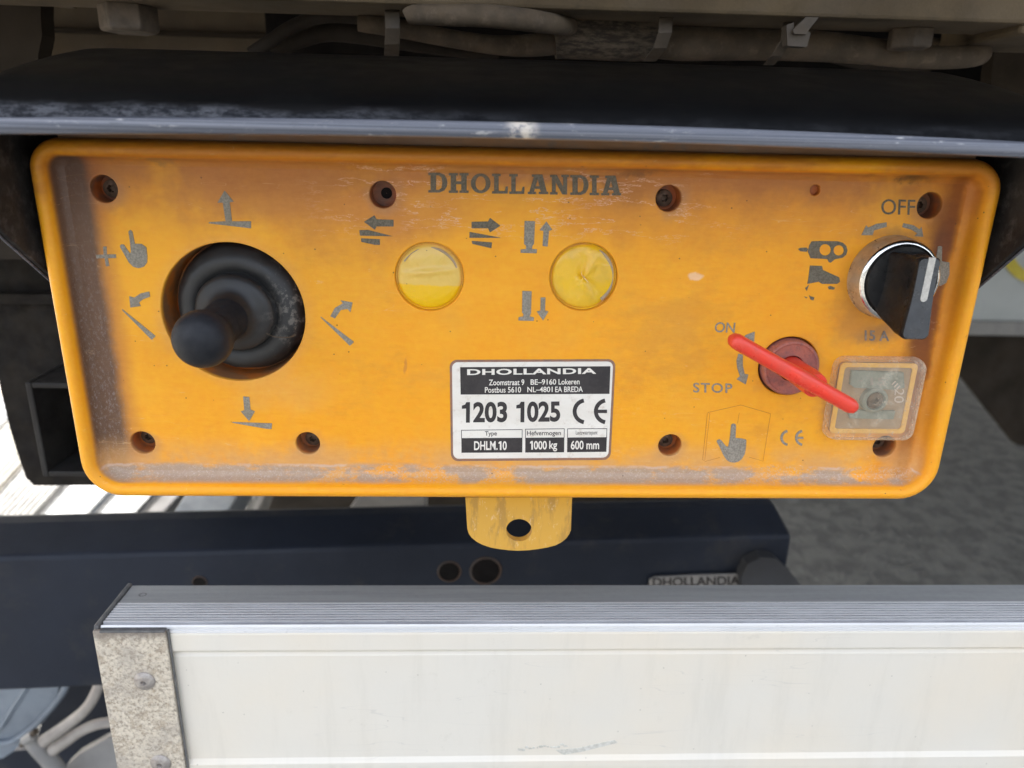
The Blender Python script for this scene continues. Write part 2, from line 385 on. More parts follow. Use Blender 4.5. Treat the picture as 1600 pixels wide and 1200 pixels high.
def hood_mat():
    n = NT('black_hood_rubber')
    a = n.noise(30, 6, .6); sc = n.noise(160, 9, .85, n.vec(.7, 1.6, 1.6, rot=(0, R(8), 0)))
    c = n.mix(n.ss(a, .35, .65), (.0016, .0017, .0021), (.0026, .0027, .0030))
    # scuffed grey towards the lip (a worn band with its own outline)
    ed = n.m_('ADD', n.z, n.m_('MULTIPLY', n.m_('SUBTRACT', n.noise(38, 8, .75, n.vec(.45, 1, 1)), .5), .009))
    w = n.m_('MULTIPLY', n.ss(ed, .0078, .0048), n.ss(n.x, .0, -.09, .12, .8))
    c = n.mix(n.m_('MULTIPLY', w, .85), c, n.mix(n.ss(sc, .42, .6), (.012, .014, .019), (.11, .115, .13)))
    c = n.mix(n.m_('MULTIPLY', n.ss(sc, .64, .74), .35), c, (.10, .10, .105))
    n.set('Base Color', c); n.set('Roughness', n.ss(a, .3, .7, .34, .5)); n.set('Specular IOR Level', .05); n.bump(n.m_('ADD', sc, a), .15, .0006); return n.m
M_hood = hood_mat()
def alu(name, c1, c2, rough=.4, metal=.8, st=(.05, 1, 1)):
    return simple(name, c1, c2, rough, metal=metal, scale=160, stretch=st, bump=.2, dirt=(.16, .15, .14), dirt_amt=.25)
M_alu = alu('aluminium_grooved', (.80, .79, .78), (.68, .675, .67), .42, .1)
M_alug = alu('dull_aluminium', (.36, .365, .355), (.30, .305, .30), .5, .1)
def white_mat():
    n = NT('cream_white_paint')
    big = n.noise(9, 4, .5); sp = n.voro(210); sep = n.t.nodes.new('ShaderNodeSeparateColor'); n.t.links.new(sp[1], sep.inputs[0])
    c = n.mix(n.ss(big, .35, .65), (.745, .672, .555), (.715, .672, .59))
    c = n.mix(n.m_('MULTIPLY', n.m_('MULTIPLY', n.ss(sp[0], .10, .04), n.ss(sep.outputs[0], .78, .85)), .6), c, (.30, .27, .22))
    sp3 = n.voro(60); s3 = n.t.nodes.new('ShaderNodeSeparateColor'); n.t.links.new(sp3[1], s3.inputs[0])
    c = n.mix(n.m_('MULTIPLY', n.m_('MULTIPLY', n.ss(sp3[0], .07, .03), n.ss(s3.outputs[1], .8, .85)), .8), c, (.22, .17, .12))
    c = n.mix(n.m_('MULTIPLY', n.ss(n.noise(50, 7, .75), .60, .72), .25), c, (.50, .46, .38))
    c = n.mix(n.m_('MULTIPLY', n.ss(n.noise(14, 7, .7, n.vec(4, 1, .5)), .50, .70), .22), c, (.56, .52, .44))
    c = n.mix(n.m_('MULTIPLY', n.ss(n.noise(60, 8, .8, n.vec(.3, 1, 2, rot=(0, R(12), 0))), .63, .70), .35), c, (.42, .39, .34))
    hl = n.ss(n.m_('ABSOLUTE', n.m_('SUBTRACT', n.noise(9, 3, .5, n.vec(.5, 1, 6, rot=(0, R(9), 0))), .5)), .002, .0004)
    c = n.mix(n.m_('MULTIPLY', hl, n.ss(n.noise(12, 2), .5, .58)), c, n.mix(.25, c, (.45, .43, .40)))
    n.set('Base Color', c); n.set('Roughness', n.ss(n.noise(30, 5), .3, .7, .30, .5)); n.bump(n.m_('ADD', n.noise(260, 4, .6), n.m_('MULTIPLY', n.noise(7, 2), 6)), .12, .0006); return n.m
M_white = white_mat()
def zinc_mat():
    n = NT('pitted_zinc')
    a = n.noise(620, 7, .75); b = n.noise(260, 6, .7); v = n.voro(520)
    c = n.mix(n.ss(a, .36, .56), (.34, .285, .22), (.66, .585, .47))
    c = n.mix(n.m_('MULTIPLY', n.ss(v[0], .30, .15), n.ss(b, .48, .6)), c, (.20, .17, .14))
    c = n.mix(n.m_('MULTIPLY', n.ss(b, .50, .62), .55), c, (.40, .32, .23))
    c = n.mix(n.m_('MULTIPLY', n.ss(n.noise(45, 7, .7), .48, .62), .45), c, (.34, .30, .26))
    c = n.mix(n.m_('MULTIPLY', n.ss(n.m_('ADD', n.z, n.m_('MULTIPLY', b, .006)), -.0035, .0015), .7), c, (.17, .14, .12))
    n.set('Base Color', c); n.set('Roughness', .7); n.set('Metallic', .1); n.bump(n.m_('ADD', a, n.m_('MULTIPLY', v[0], -1)), .6, .0006); return n.m
M_zinc = zinc_mat()
M_edge = simple('dark_weld_and_shadow', (.09, .09, .09), (.14, .135, .13), .6, scale=200)
M_rivet = simple('rivet_steel', (.44, .40, .36), (.30, .27, .25), .45, metal=.5, scale=300, bump=.4)
M_navy = simple('navy_grey_paint', (.024, .029, .042), (.017, .021, .031), .5, scale=8, dirt=(.060, .056, .050), dirt_amt=.5, bump=.1)
M_silver = simple('grey_blue_steel', (.24, .28, .33), (.19, .22, .26), .5, metal=.2, scale=20)
M_hose = simple('dusty_hose', (.40, .36, .32), (.30, .27, .24), .7, scale=40)
M_greyplate = simple('dusty_grey_plate', (.30, .285, .265), (.24, .23, .22), .75, scale=20)
def boot_mat():
    n = NT('dusty_boot_rubber')
    a = n.noise(260, 7, .75); b = n.noise(60, 5, .6)
    c = n.mix(n.ss(b, .35, .65), (.017, .0168, .0172), (.027, .0265, .026))
    d = n.m_('MULTIPLY', n.ss(a, .50, .62), n.ss(n.x, -.100, -.072)); c = n.mix(n.m_('MULTIPLY', d, .8), c, (.30, .27, .23))
    n.set('Base Color', c); n.set('Roughness', n.ss(b, .3, .7, .42, .62)); n.bump(a, .2, .0004); return n.m
M_boot = boot_mat()
M_ball = simple('smooth_black_knob', (.013, .014, .017), (.020, .021, .024), .48, scale=120, bump=.1, dirt=(.08, .075, .07), dirt_amt=.15)
M_chrome = simple('worn_chrome', (.82, .81, .78), (.62, .58, .52), .16, metal=1, scale=160, bump=.12, rvar=.06)
M_bezel = simple('dulled_chrome_side', (.66, .60, .50), (.44, .38, .30), .36, metal=.65, scale=90, bump=.25, dirt=(.16, .12, .09), dirt_amt=.5)
M_knob = simple('black_knob_plastic', (.011, .011, .012), (.016, .016, .016), .28, scale=200, bump=.05, dirt=(.05, .048, .045), dirt_amt=.15)
M_knobf = simple('slate_knob_face', (.055, .060, .067), (.042, .045, .050), .35, scale=200, bump=.08)
M_ind = simple('silver_indicator', (.62, .59, .53), (.50, .47, .42), .5, metal=.2, scale=900, fine=4000, bump=.5)
M_red = simple('red_plastic', (.80, .045, .022), (.70, .060, .035), .36, scale=90, bump=.15, dirt=(.28, .035, .03), dirt_amt=.3)
M_redold = simple('faded_red_plastic', (.40, .125, .085), (.28, .10, .085), .65, scale=260, bump=.4, dirt=(.13, .07, .065), dirt_amt=.7)
M_label = simple('label_white_foil', (.80, .755, .68), (.74, .69, .61), .45, scale=120, stretch=(.3, 1, 1), bump=.08, dirt=(.46, .36, .27), dirt_amt=.45)
M_labelk = simple('label_black_print', (.040, .036, .036), (.052, .046, .045), .5, scale=200, bump=0, dirt=(.14, .12, .11), dirt_amt=.2)
M_glue = simple('label_brown_edge', (.30, .15, .085), (.22, .13, .10), .7, scale=300)
M_gasket = simple('yellow_gasket', (.80, .46, .08), (.74, .40, .08), .6, scale=200)
M_fuse = simple('grey_green_fuse', (.23, .265, .24), (.18, .21, .19), .5, scale=150)
M_insert = simple('brownish_insert', (.36, .25, .155), (.30, .215, .145), .6, scale=60)
M_ground = simple('rough_asphalt', (.150, .150, .142), (.092, .093, .09), .9, scale=16, fine=70, bump=1, bdist=.012, dirt=(.21, .208, .19), dirt_amt=.6, lo=.42, hi=.58)
M_pave = simple('pale_paving', (.175, .162, .13), (.15, .14, .113), .85, scale=2, fine=60, bump=.3, bdist=.003)
M_pale = simple('pale_grey_body', (.50, .52, .51), (.44, .46, .45), .5, scale=6)
M_yel = simple('yellow_ring_paint', (.68, .55, .06), (.6, .47, .05), .6)
M_ramp = simple('bright_aluminium_ramp', (.125, .127, .124), (.10, .104, .106), .6, scale=5)
M_rampb = simple('blue_shade_board', (.085, .105, .130), (.075, .092, .115), .5, scale=5)  # bluish shade on some boards is put into this colour
M_rampc = simple('cream_board', (.175, .165, .130), (.155, .145, .115), .7, scale=5)
M_ridge = simple('grey_ridge', (.06, .064, .07), (.05, .053, .058), .7, scale=20)
M_truck = simple('white_box_body', (.6, .6, .58), (.5, .5, .48), .5, scale=3)
def yellow_cap(name, crack):
    n = NT(name)
    a = n.noise(70, 5, .6); f = n.noise(500, 5, .7)
    c = n.mix(n.ss(a, .38, .62), (.80, .47, .006), (.70, .42, .035))
    if crack == 0:
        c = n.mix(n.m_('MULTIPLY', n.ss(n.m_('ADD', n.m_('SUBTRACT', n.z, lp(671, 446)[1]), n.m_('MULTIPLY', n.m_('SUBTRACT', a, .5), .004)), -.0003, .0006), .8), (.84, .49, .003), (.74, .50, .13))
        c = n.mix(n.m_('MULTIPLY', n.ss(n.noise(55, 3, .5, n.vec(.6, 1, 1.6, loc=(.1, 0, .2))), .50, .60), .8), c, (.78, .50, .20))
    else:
        c = n.mix(n.m_('MULTIPLY', n.ss(n.noise(80, 3, .5, n.vec(loc=(.4, 0, .2))), .50, .60), .6), c, (.86, .50, .03))
    c = n.mix(.25, c, n.mix(f, (.3, .3, .3), (.75, .75, .75)), 'SOFT_LIGHT')
    v = n.voro(260); sep = n.t.nodes.new('ShaderNodeSeparateColor'); n.t.links.new(v[1], sep.inputs[0])
    c = n.mix(n.m_('MULTIPLY', n.ss(v[0], .06, .03), n.ss(sep.outputs[0], .7, .75)), c, (.15, .06, .02))
    n.set('Base Color', c); n.set('Roughness', .2); n.set('Subsurface Weight', .1); n.set('Subsurface Scale', .003); n.bump(n.m_('ADD', n.m_('MULTIPLY', f, .3), n.m_('MULTIPLY', n.noise(170, 3, .5, None, .6), 3)), .35, .0004); return n.m
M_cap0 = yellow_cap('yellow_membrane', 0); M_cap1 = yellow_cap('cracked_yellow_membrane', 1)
M_crack = simple('pale_crack', (.80, .62, .36), (.62, .38, .16), .6, scale=500)
M_grime = simple('purple_grey_grime', (.42, .30, .17), (.34, .24, .15), .6, scale=400)
def clear_mat():
    n = NT('scuffed_clear_plastic')
    sc = n.noise(240, 6, .75); n.set('Base Color', (.84, .74, .58)); n.set('Roughness', n.ss(sc, .4, .65, .16, .45)); n.set('IOR', 1.40)
    tr = n.t.nodes.new('ShaderNodeBsdfTransparent'); tr.inputs[0].default_value = (.96, .92, .84, 1)
    mx = n.t.nodes.new('ShaderNodeMixShader'); lw = n.t.nodes.new('ShaderNodeLayerWeight'); lw.inputs[0].default_value = .35
    fac = n.m_('ADD', n.m_('MULTIPLY', lw.outputs['Facing'], .50), n.ss(sc, .45, .75, .09, .30), clamp=True)
    n.t.links.new(fac, mx.inputs[0]); n.t.links.new(tr.outputs[0], mx.inputs[1]); n.t.links.new(n.b.outputs[0], mx.inputs[2])
    n.t.links.new(mx.outputs[0], n.t.nodes['Material Output'].inputs[0]); n.bump(sc, .15, .0004)
    return n.m
M_clear = clear_mat()

# ================================================================== LARGE STRUCTURE
def struct(ob): ob['kind'] = 'structure'; return ob
g = MB(); N = 40
g.add([(-60, -40, 0), (60, -40, 0), (60, 120, 0), (-60, 120, 0)], [(0, 1, 2, 3)])
struct(g.build('ground', M_ground, None, smooth=False))
pv = MB(); pv.box((-14, -1, .004), (-1.42, 30, .03)); struct(pv.build('pavement', M_pave, None, smooth=False))

# the lorry body overhead that shades everything here
lorry = thing('lorry_body', 'underside of the pale lorry body above the control box', 'truck body', (0, .1, 1.2))
b = MB(); b.box((-1.50, -.04, 1.205), (7.0, 6.5, 3.6)); b.build('cargo_box', M_truck, lorry, smooth=False, bevel=.01)
b = MB(); b.box((-1.05, .30, 1.14), (3, .36, 1.204)); b.build('floor_rail', M_brown, lorry, smooth=False)

# chassis beam with its bolts
zb = P(800, 12, .085).z
beam = thing('chassis_beam', 'dusty beige steel beam with hanging bolts above the cables', 'beam', (0, .1, zb))
b = MB(); b.box((-.60, .085, zb), (.60, .122, zb + .012)); b.box((-.60, .085, zb + .0121), (.60, .093, zb + .095)); b.build('flange', M_beam, beam, smooth=False, bevel=.0015)
b = MB(); pl = P(87, 90, .30); pr = P(1620, 60, .30)
b.box((P(30, 50, .30).x, .30, zb - .12), (.62, .306, 1.20)); b.build('web_plate', M_back, beam, smooth=False, bevel=.002)
b = MB(); zz_ = P(300, 53, .297).z; b.box((P(32, 50, .30).x, .2945, zz_ - .0016), (.62, .2998, zz_ + .0016)); b.build('seam', M_brown, beam, smooth=False, bevel=.0008)
b = MB(); b.box((P(420, 50, .27).x, .262, zb - .03), (.62, .272, 1.20)); b.box((P(420, 50, .27).x, .262, zb - .034), (P(1200, 50, .27).x, .271, zb - .0301)); b.build('dark_void_filler', M_cavity, beam, smooth=False, bevel=.001)  # added dark sheet, stands in for the shaded void behind the cables
def hexbolt(px, py, Y, r, h, label, washer=True):
    c = P(px, py, Y); rings = []
    m = MB()
    for rr, z in ((r * .9, -h), (r, -h + .1 * h), (r, 0)):
        rings.append([Vector((c.x + rr * math.cos(R(60 * k + 14)), c.y + rr * math.sin(R(60 * k + 14)), zb + z)) for k in range(6)])
    m.loft(rings, True, True, True)
    o = m.build('bolt_head', M_bolt, beam, smooth=False, bevel=.0006)
    if label: o['label'] = label
hexbolt(200, 20, .112, .0125, .011, 'mud-caked bolt head at the left of the beam')
hexbolt(1425, 42, .110, .0100, .0085, None)
b = MB(); q = P(1590, 30, .10); b.box((q.x - .006, .087, zb - .004), (q.x + .05, .15, zb + .03)); b.build('lug', M_beam, beam, smooth=False, bevel=.002)

# dark upright brackets at either side
lb = thing('side_bracket', 'dark mud-brown upright plate at the left of the black hood', 'bracket', P(30, 90, .16))
b = MB(); plate(b, [[(-260, -60), (86, -60), (84, 30), (86, 60), (80, 90), (80, 400), (-260, 400)]], .17, .012); b.build('plate', M_brown, lb, smooth=False, bevel=.001)
b = MB(); plate(b, [[(-260, -60), (30, -60), (38, 0), (70, 6), (95, 12), (120, 14), (120, -60), (85, -60), (300, -60), (300, -80), (-260, -80)]], .15, .01); b.build('upper_tab', M_beam, lb, smooth=False, bevel=.001)
rb = thing('side_bracket', 'dark brown upright plate at the right of the looped cable end', 'bracket', P(1590, 150, .16))
b = MB(); plate(b, [[(1542, 40), (1800, 40), (1800, 300), (1535, 300), (1528, 200), (1532, 120)]], .20, .01); b.build('plate', M_brown, rb, smooth=False, bevel=.001)

# ================================================================== BLACK HOOD
hood = thing('rubber_hood', 'black rubber hood with a worn grey lip over the orange box', 'hood', (0, 0, 1.05))
XH = .172; XS = [-XH + .016 * (1 - math.cos(R(9 * i))) for i in range(10)] + [-XH + .016 + 2 * (XH - .016) * i / 40 for i in range(41)] + [XH - .016 + .016 * math.sin(R(9 * i)) for i in range(1, 11)]
def bow(x): return .0028 * (1 - (x / XH) ** 2) - .0002
prof = [(-.0392, 1.0524, 1), (-.0382, 1.0546, .95), (-.0355, 1.0572, .9), (-.030, 1.0602, .8), (-.021, 1.0638, .6), (-.009, 1.0676, .45), (.006, 1.0715, .3), (.022, 1.0752, .1), (.038, 1.0783, 0), (.050, 1.0797, 0), (.066, 1.080, 0), (.090, 1.078, 0)]
def hood_ring(x, dz):
    e = max(0, abs(x) - (XH - .016)) / .016; drop = .0095 * (1 - math.sqrt(max(0, 1 - e * e)))
    return [Vector((x, y, z + bow(x) * k - drop - dz)) for y, z, k in prof]
m = MB(); m.loft([hood_ring(x, 0) for x in XS], False); top = m
m.build('canopy', M_hood, hood)
m = MB(); m.loft([[v + Vector((0, .001, -.003)) for v in hood_ring(x, 0)] for x in XS], False); m.build('lining', M_dark, hood)
m = MB()
lipprof = [(-.0390, 1.0524), (-.0405, 1.0515), (-.0410, 1.0506), (-.0410, 1.0490), (-.0404, 1.0481), (-.0380, 1.0478), (-.0370, 1.0495), (-.0370, 1.0520)]
m.loft([[Vector((x, y, z + bow(x))) for y, z in lipprof] for x in XS], True, True, True); m.build('lip', M_lip, hood)
for sgn, nm in ((-1, 'left'), (1, 'right')):
    m = MB(); zo = .0 if sgn < 0 else .004
    pts = [(-.0400, 1.0500), (-.0370, 1.0400 + zo), (-.0117, 1.0165 + zo), (.0108, .9985 + zo * .4), (.040, .975), (.088, .975), (.088, 1.067), (.050, 1.0685), (.022, 1.0640), (.006, 1.0600), (-.009, 1.0560), (-.021, 1.0525), (-.030, 1.0495), (-.0375, 1.0475)]
    m.loft([[Vector((sgn * x, y, z)) for y, z in pts] for x in (XH, XH - .0028)], True, True, True)
    o = m.build('cheek', M_black, hood, smooth=False, bevel=.0006)
    m = MB(); m.tube([Vector((sgn * (XH - .001), y, z - .0006)) for y, z in pts[1:5]], .0004, 6, 1); m.build('cut_edge', M_lip, hood)

# ================================================================== CABLES
YC = .125
def cable(name, label, pts, rad, mat, cat='cable', group=None, Y=YC, **k):
    pp = [P(p[0], p[1], p[2] if len(p) > 2 else Y) for p in pts]
    m = MB(); m.tube(pp, [r / 1155 * (Y + .26) for r in (rad if hasattr(rad, '__len__') else [rad] * len(pts))], **k)
    o = m.build(name, mat); o['label'] = label; o['category'] = cat
    if group: o['group'] = group
    return o
cable('cable', 'thin dark cable rising in an arc behind the hood at the left', [(392, 84), (420, 66), (460, 40), (505, 26), (560, 27), (606, 32), (640, 40)], 9, M_cabled, Y=.135)
cable('cable', 'dark corrugated conduit lying under the thin arched cable', [(425, 82), (470, 62), (510, 50), (560, 52), (620, 60), (700, 74), (780, 84)], [8, 11, 13, 14, 15, 12, 10], M_cabled, Y=.15)
cable('cable', 'flattened upper cable with a folded end above the dark gap', [(634, 28), (648, 23), (700, 24), (760, 25), (820, 31), (862, 37, .09), (890, 42, .112)], [9, 13, 14, 15, 15, 14, 13], M_cable, Y=.082)
cable('cable', 'lower sagging cable entering the tape wrapping from the left', [(560, 36), (612, 42), (660, 52), (720, 63), (780, 71), (830, 71), (880, 66)], [11, 13, 12, 12, 13, 15, 16], M_cable, Y=.120)
tp = MB(); ctr = [(864, 56), (890, 52), (940, 53), (990, 56), (1030, 59)]; tr_ = [31, 34, 35, 34, 30]
tp.tube([P(x, y, .122) for x, y in ctr], [r / 1155 * .38 for r in tr_], 26, 8)
o = tp.build('tape_wrap', M_tape); o['label'] = 'rough dark tape wound round the cables beside the middle tie'; o['category'] = 'tape'
cable('cable', 'thick dusty cable running right to a looped end by the bracket', [(1000, 62), (1060, 68), (1130, 69), (1200, 70), (1270, 72), (1340, 78), (1410, 86), (1470, 90), (1515, 88), (1532, 84, .135), (1520, 80, .16), (1440, 70, .18)], [22, 23, 22, 21, 21, 19, 17, 16, 15.5, 15.5, 14, 12], M_cable, seg=20)
cable('cable', 'dark cable hidden behind the thick dusty one on the right', [(1010, 45), (1100, 46), (1200, 55), (1330, 95), (1450, 108)], 9, M_cabled, Y=.20)
def tie(pts, w, label):
    t = thing('cable_tie', label, 'cable tie', P(pts[0][0], pts[0][1], .1), 'ties holding the cables')
    m = MB(); A = [P(x - w / 2, y, yy) for x, y, yy in pts]; B = [P(x + w / 2, y, yy) for x, y, yy in pts]
    th = Vector((0, -.0016, 0))
    m.loft([[a + th, b_ + th, b_, a] for a, b_ in zip(A, B)], True, True, True); m.build('strap', M_tie, t, smooth=False, bevel=.0004); return t
tie([(614, 4, .108), (613, 20, .100), (614, 45, .099), (613, 70, .104), (612, 88, .12)], 23, 'cable tie at the left end of the flattened cable')
tie([(1042, 8, .108), (1040, 30, .098), (1038, 52, .094), (1030, 76, .098), (1014, 96, .115)], 21, 'cable tie between the tape wrapping and the thick cable')
t3 = tie([(1234, 20, .112), (1230, 40, .1), (1228, 62, .097), (1212, 88, .102), (1200, 102, .12)], 17, 'square-headed cable tie with its cut tail sticking up')
m = MB(); plate(m, [[(1221, 42), (1232, 38), (1232, 52), (1258, 53), (1256, 62), (1252, 76), (1222, 74)]], .094, .006); m.build('head', M_tie, t3, smooth=False, bevel=.0006)
m = MB(); plate(m, [[(1236, 48), (1258, 26), (1280, 24), (1262, 46), (1258, 54), (1238, 54)]], .088, .002); m.build('tail', M_tie, t3, smooth=False, bevel=.0004)

# ================================================================== ORANGE CONTROL BOX
root = thing('control_box', 'weathered orange control box with joystick, knob and rating plate', 'control box', BOX)
X0, X1, Z0, Z1 = -.1670, .1672, .9160, 1.0476
def rrect(ins, Y, n=9, k=14):
    rad = {'bl': .0150, 'br': .0150, 'tr': .0115, 'tl': .0105}; out = []
    cs = [('bl', X0, Z0, 180), ('br', X1, Z0, 270), ('tr', X1, Z1, 0), ('tl', X0, Z1, 90)]
    arcs = []
    for nm, cx, cz, a0 in cs:
        r = rad[nm]; rr = max(r - ins, .0015); e = r if r - ins > .0015 else ins + .0015
        ccx = cx + e if cx < 0 else cx - e; ccz = cz + e if cz == Z0 else cz - e
        arcs.append([Vector((ccx + rr * math.cos(R(a0 + 90 * i / n)), Y, ccz + rr * math.sin(R(a0 + 90 * i / n)))) for i in range(n + 1)])
    for i, a in enumerate(arcs):
        out += a; nx = arcs[(i + 1) % 4][0]
        for j in range(1, k): out.append(a[-1].lerp(nx, j / k))
    return out
prof = [(.0012, .046), (.0004, .030), (.0, .010), (0, .0050), (.0003, .0032), (.0010, .0016), (.0021, .0005), (.0034, .0000), (.0046, .0004), (.0055, .0014), (.0060, .0028), (.0064, .0045), (.0069, .0062), (.0078, .0074), (.0092, FL)]
h = MB(); h.loft([rrect(i * .95, y) for i, y in prof], True, cap0=True)
inner = rrect(.0092 * .95, FL)
hc = []                                               # holes: centre, radius, depth
for px, py in HOLES: c = P(px, py, FL); hc.append((c.x, c.z, .0046, .0078))
c = P(365, 490, FL); JX, JZ = c.x, c.z; hc.append((JX, JZ, .0258, .014))
c = P(1232, 572, FL); KX, KZ = c.x, c.z; hc.append((KX, KZ, .0116, .004))
c = P(1274, 297, FL); hc.append((c.x, c.z, .0018, .0022))
caps = []
for px, py in ((671, 433), (912, 433)):
    c = P(px, py, FL); caps.append((c.x, c.z)); hc.append((c.x, c.z, .0125, .0016))
polys = [[(v.x, v.z) for v in inner]] + [circ(x, z, r + .0004, n=(96 if r > .02 else 48)) for x, z, r, d in hc]
vs, fs = shape(polys); h.add([(v.x, FL, v.y) for v in vs], fs)
for x, z, r, d in hc:
    n_ = 96 if r > .02 else 48
    ring = lambda rr, y: [Vector((x + rr * math.cos(2 * math.pi * i / n_), y, z + rr * math.sin(2 * math.pi * i / n_))) for i in range(n_)]
    rr = [ring(r + .0004, FL), ring(r + .0001, FL + .0002), ring(r, FL + .0007), ring(r * .985, FL + d)]
    if r > .02 or r < .002 or .012 < r < .013: h.loft(rr, True, cap1=True)
    else: h.loft(rr + [ring(r * .97, FL + d)], True, cap1=True)
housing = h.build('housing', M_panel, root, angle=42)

m = MB(); m.box((-.158, .006, 1.0465), (.158, .030, 1.0515)); m.build('top_flange', simple('brown_grimed_flange', (.30, .16, .07), (.22, .13, .08), .7, scale=70, stretch=(.3, 1, 1), dirt=(.16, .14, .12), dirt_amt=.6), root, smooth=False, bevel=.0006)
# mounting tab below
m = MB(); o_ = (540, 700)
plate(m, [[(500, 190), (508, 320), (514, 340), (525, 355), (545, 372), (570, 385), (605, 397), (640, 403), (680, 408), (720, 410), (760, 408), (800, 403), (840, 396), (870, 388), (895, 376), (915, 360), (928, 342), (935, 325), (940, 190)], circ(721, 325, 53, 46)], .0165, .0035, 2.667, o_)
def tab_mat():
    n = NT('rubbed_orange_tab'); st = n.noise(160, 7, .7, n.vec(1, 1, .22)); a = n.ss(n.z, -.016, .004)
    c = n.mix(a, (.66, .36, .06), (.86, .41, .012)); c = n.mix(n.m_('MULTIPLY', n.ss(st, .5, .62), .55), c, (.34, .19, .06))
    c = n.mix(n.m_('MULTIPLY', n.ss(n.noise(500, 5, .8, n.vec(1, 1, .4)), .58, .66), .6), c, (.80, .60, .36))
    n.set('Base Color', c); n.set('Roughness', .55); n.set('Specular IOR Level', .3); n.bump(st, .4, .0005); return n.m
m.build('mounting_tab', tab_mat(), root, smooth=False, bevel=.0004)

# ---- screws
def screw_mesh():
    m = MB(); seg = 48; rs = [0, .0006, .0009, .0011, .00125, .0014, .0017, .0022, .0027, .0030, .0031]
    rings = []
    for r in rs:
        ring = []
        for j in range(seg):
            t = 2 * math.pi * j / seg; st = .00125 + .00022 * math.cos(6 * t)
            hh = -.0012 if r < st - .0001 else (0.0 if r < st + .00005 else .0)
            dome = .0007 * (1 - (r / .0031) ** 2)
            y = -(dome) if hh == 0 else .0012
            if r >= .0031: y = .0016
            ring.append((r * math.cos(t), y, r * math.sin(t)))
        rings.append(ring)
    m.loft(rings, True); return m
sm = None; k = 0
for px, py in HOLES:
    if (px, py) == (598, 304): continue
    c = P(px, py, FL); base = Vector((c.x, FL + .0062, c.z)) - Vector(BOX)
    if sm is None: sm = screw_mesh().build('screw', M_screw, None, angle=30); ob = sm
    else: ob = sm.copy(); COL.objects.link(ob)
    ob.parent = root; ob.location = base + Vector((random.uniform(-.0006, .0006), 0, random.uniform(-.0004, .0004))); ob.rotation_euler = (random.uniform(-.08, .08), random.uniform(0, 1), random.uniform(-.08, .08))
# the empty socket goes deep
m = MB(); c = P(598, 304, FL); m.lathe([(.0020, 0), (.0020, -.0001), (.0001, -.0001)], (c.x + .0004, FL + .0076, c.z)); m.build('empty_screw_bore', M_cavity, root)

# ---- yellow push button membranes
for i, (cx, cz) in enumerate(caps):
    m = MB(); rings = []; NR, NS = 30, 96
    for a in range(NR + 1):
        r = .0122 * (a / NR); ring = []
        for j in range(NS):
            t = 2 * math.pi * j / NS; x = r * math.cos(t); z = r * math.sin(t); q = r / .0122
            hgt = .0013 * (1 - q ** 6) + .0006 * (1 - q * q)
            if i == 0:
                hgt += .0005 * math.sin(x * 320 + 2 + z * 150) * (1 - q) + .0008 * math.exp(-((z - .002 - .1 * x) / .0012) ** 2) * (1 - q ** 2)
            else:
                for ang, wd, amp in ((62, .0011, .0011), (100, .0016, -.0007), (-48, .0010, -.0008), (-80, .0016, .0006), (175, .003, -.0005)):
                    d = x * math.cos(R(ang)) + z * math.sin(R(ang)); pz = -x * math.sin(R(ang)) + z * math.cos(R(ang))
                    if d > 0: hgt += 1.7 * amp * math.exp(-(pz / (wd + .15 * d)) ** 2) * math.exp(-d / .006) * min(1, d / .0006)
                hgt -= .0006 * math.exp(-(q / .09) ** 2)
            if q > .93: hgt -= .0006 * math.sin((q - .93) / .07 * math.pi)
            ring.append((cx + x, FL + .0014 - hgt, cz + z))
        rings.append(ring)
    m.loft(rings, True)
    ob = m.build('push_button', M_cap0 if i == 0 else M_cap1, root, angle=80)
    ob['label'] = 'round yellow button membrane, smooth' if i == 0 else 'round yellow button membrane, split in the middle'
    under(ob, root)
    if i == 0:
        m = MB()
        for pts in ([(608, 640), (630, 605), (660, 575), (700, 555), (705, 548)], [(395, 605), (420, 578), (470, 552), (520, 548), (545, 541), (580, 550), (620, 560), (655, 580)], [(480, 680), (510, 683), (535, 688), (560, 692)]):
            plate(m, [stroke(pts[::-1], 5)], FL - .0003, .0006, 3.2, (500, 220))
        m = MB()
        c0 = [(-.0016, -.0006), (.0, -.0009), (.0012, -.0010)]
        m.tube([(cx + x, FL - .00062, cz + z) for x, z in c0], .00009, 6, 3)
        m.tube([(cx + .0105 * math.cos(R(a)), FL + .0004 - .0004 * math.sin(R(a * 3)), cz + .0105 * math.sin(R(a))) for a in range(20, 150, 8)], [.0001 + .0004 * abs(math.sin(R(a * 1.4))) for a in range(20, 150, 8)], 8, 3, squash=.6)
        m.build('crack', M_grime, ob)
    else:
        m = MB()
        m.tube([(cx, FL - .0004, cz + .0), (cx + .0008, FL - .0009, cz + .0016), (cx + .0018, FL - .0011, cz + .0030), (cx + .0022, FL - .0010, cz + .0046)], [.00012, .0001, .00012, .00004], 6, 3)
        m.tube([(cx, FL - .0004, cz), (cx - .0008, FL - .0008, cz + .001), (cx - .0011, FL - .0009, cz + .0022)], [.00014, .0001, .00004], 6, 3)
        m.tube([(cx, FL - .0004, cz), (cx + .0008, FL - .0007, cz - .0008), (cx + .0018, FL - .0008, cz - .002)], [.0002, .00014, .00004], 6, 3)
        m.build('crack', M_crack, ob)
        m = MB(); m.tube([(cx + .0108 * math.cos(R(a)), FL + .0007, cz + .0108 * math.sin(R(a))) for a in range(-50, 70, 8)], [.0002 + .0005 * abs(math.sin(R(a * 2.1))) for a in range(-50, 70, 8)], 8, 3, squash=.6)
        m.build('dirt_crust', M_grime, ob)

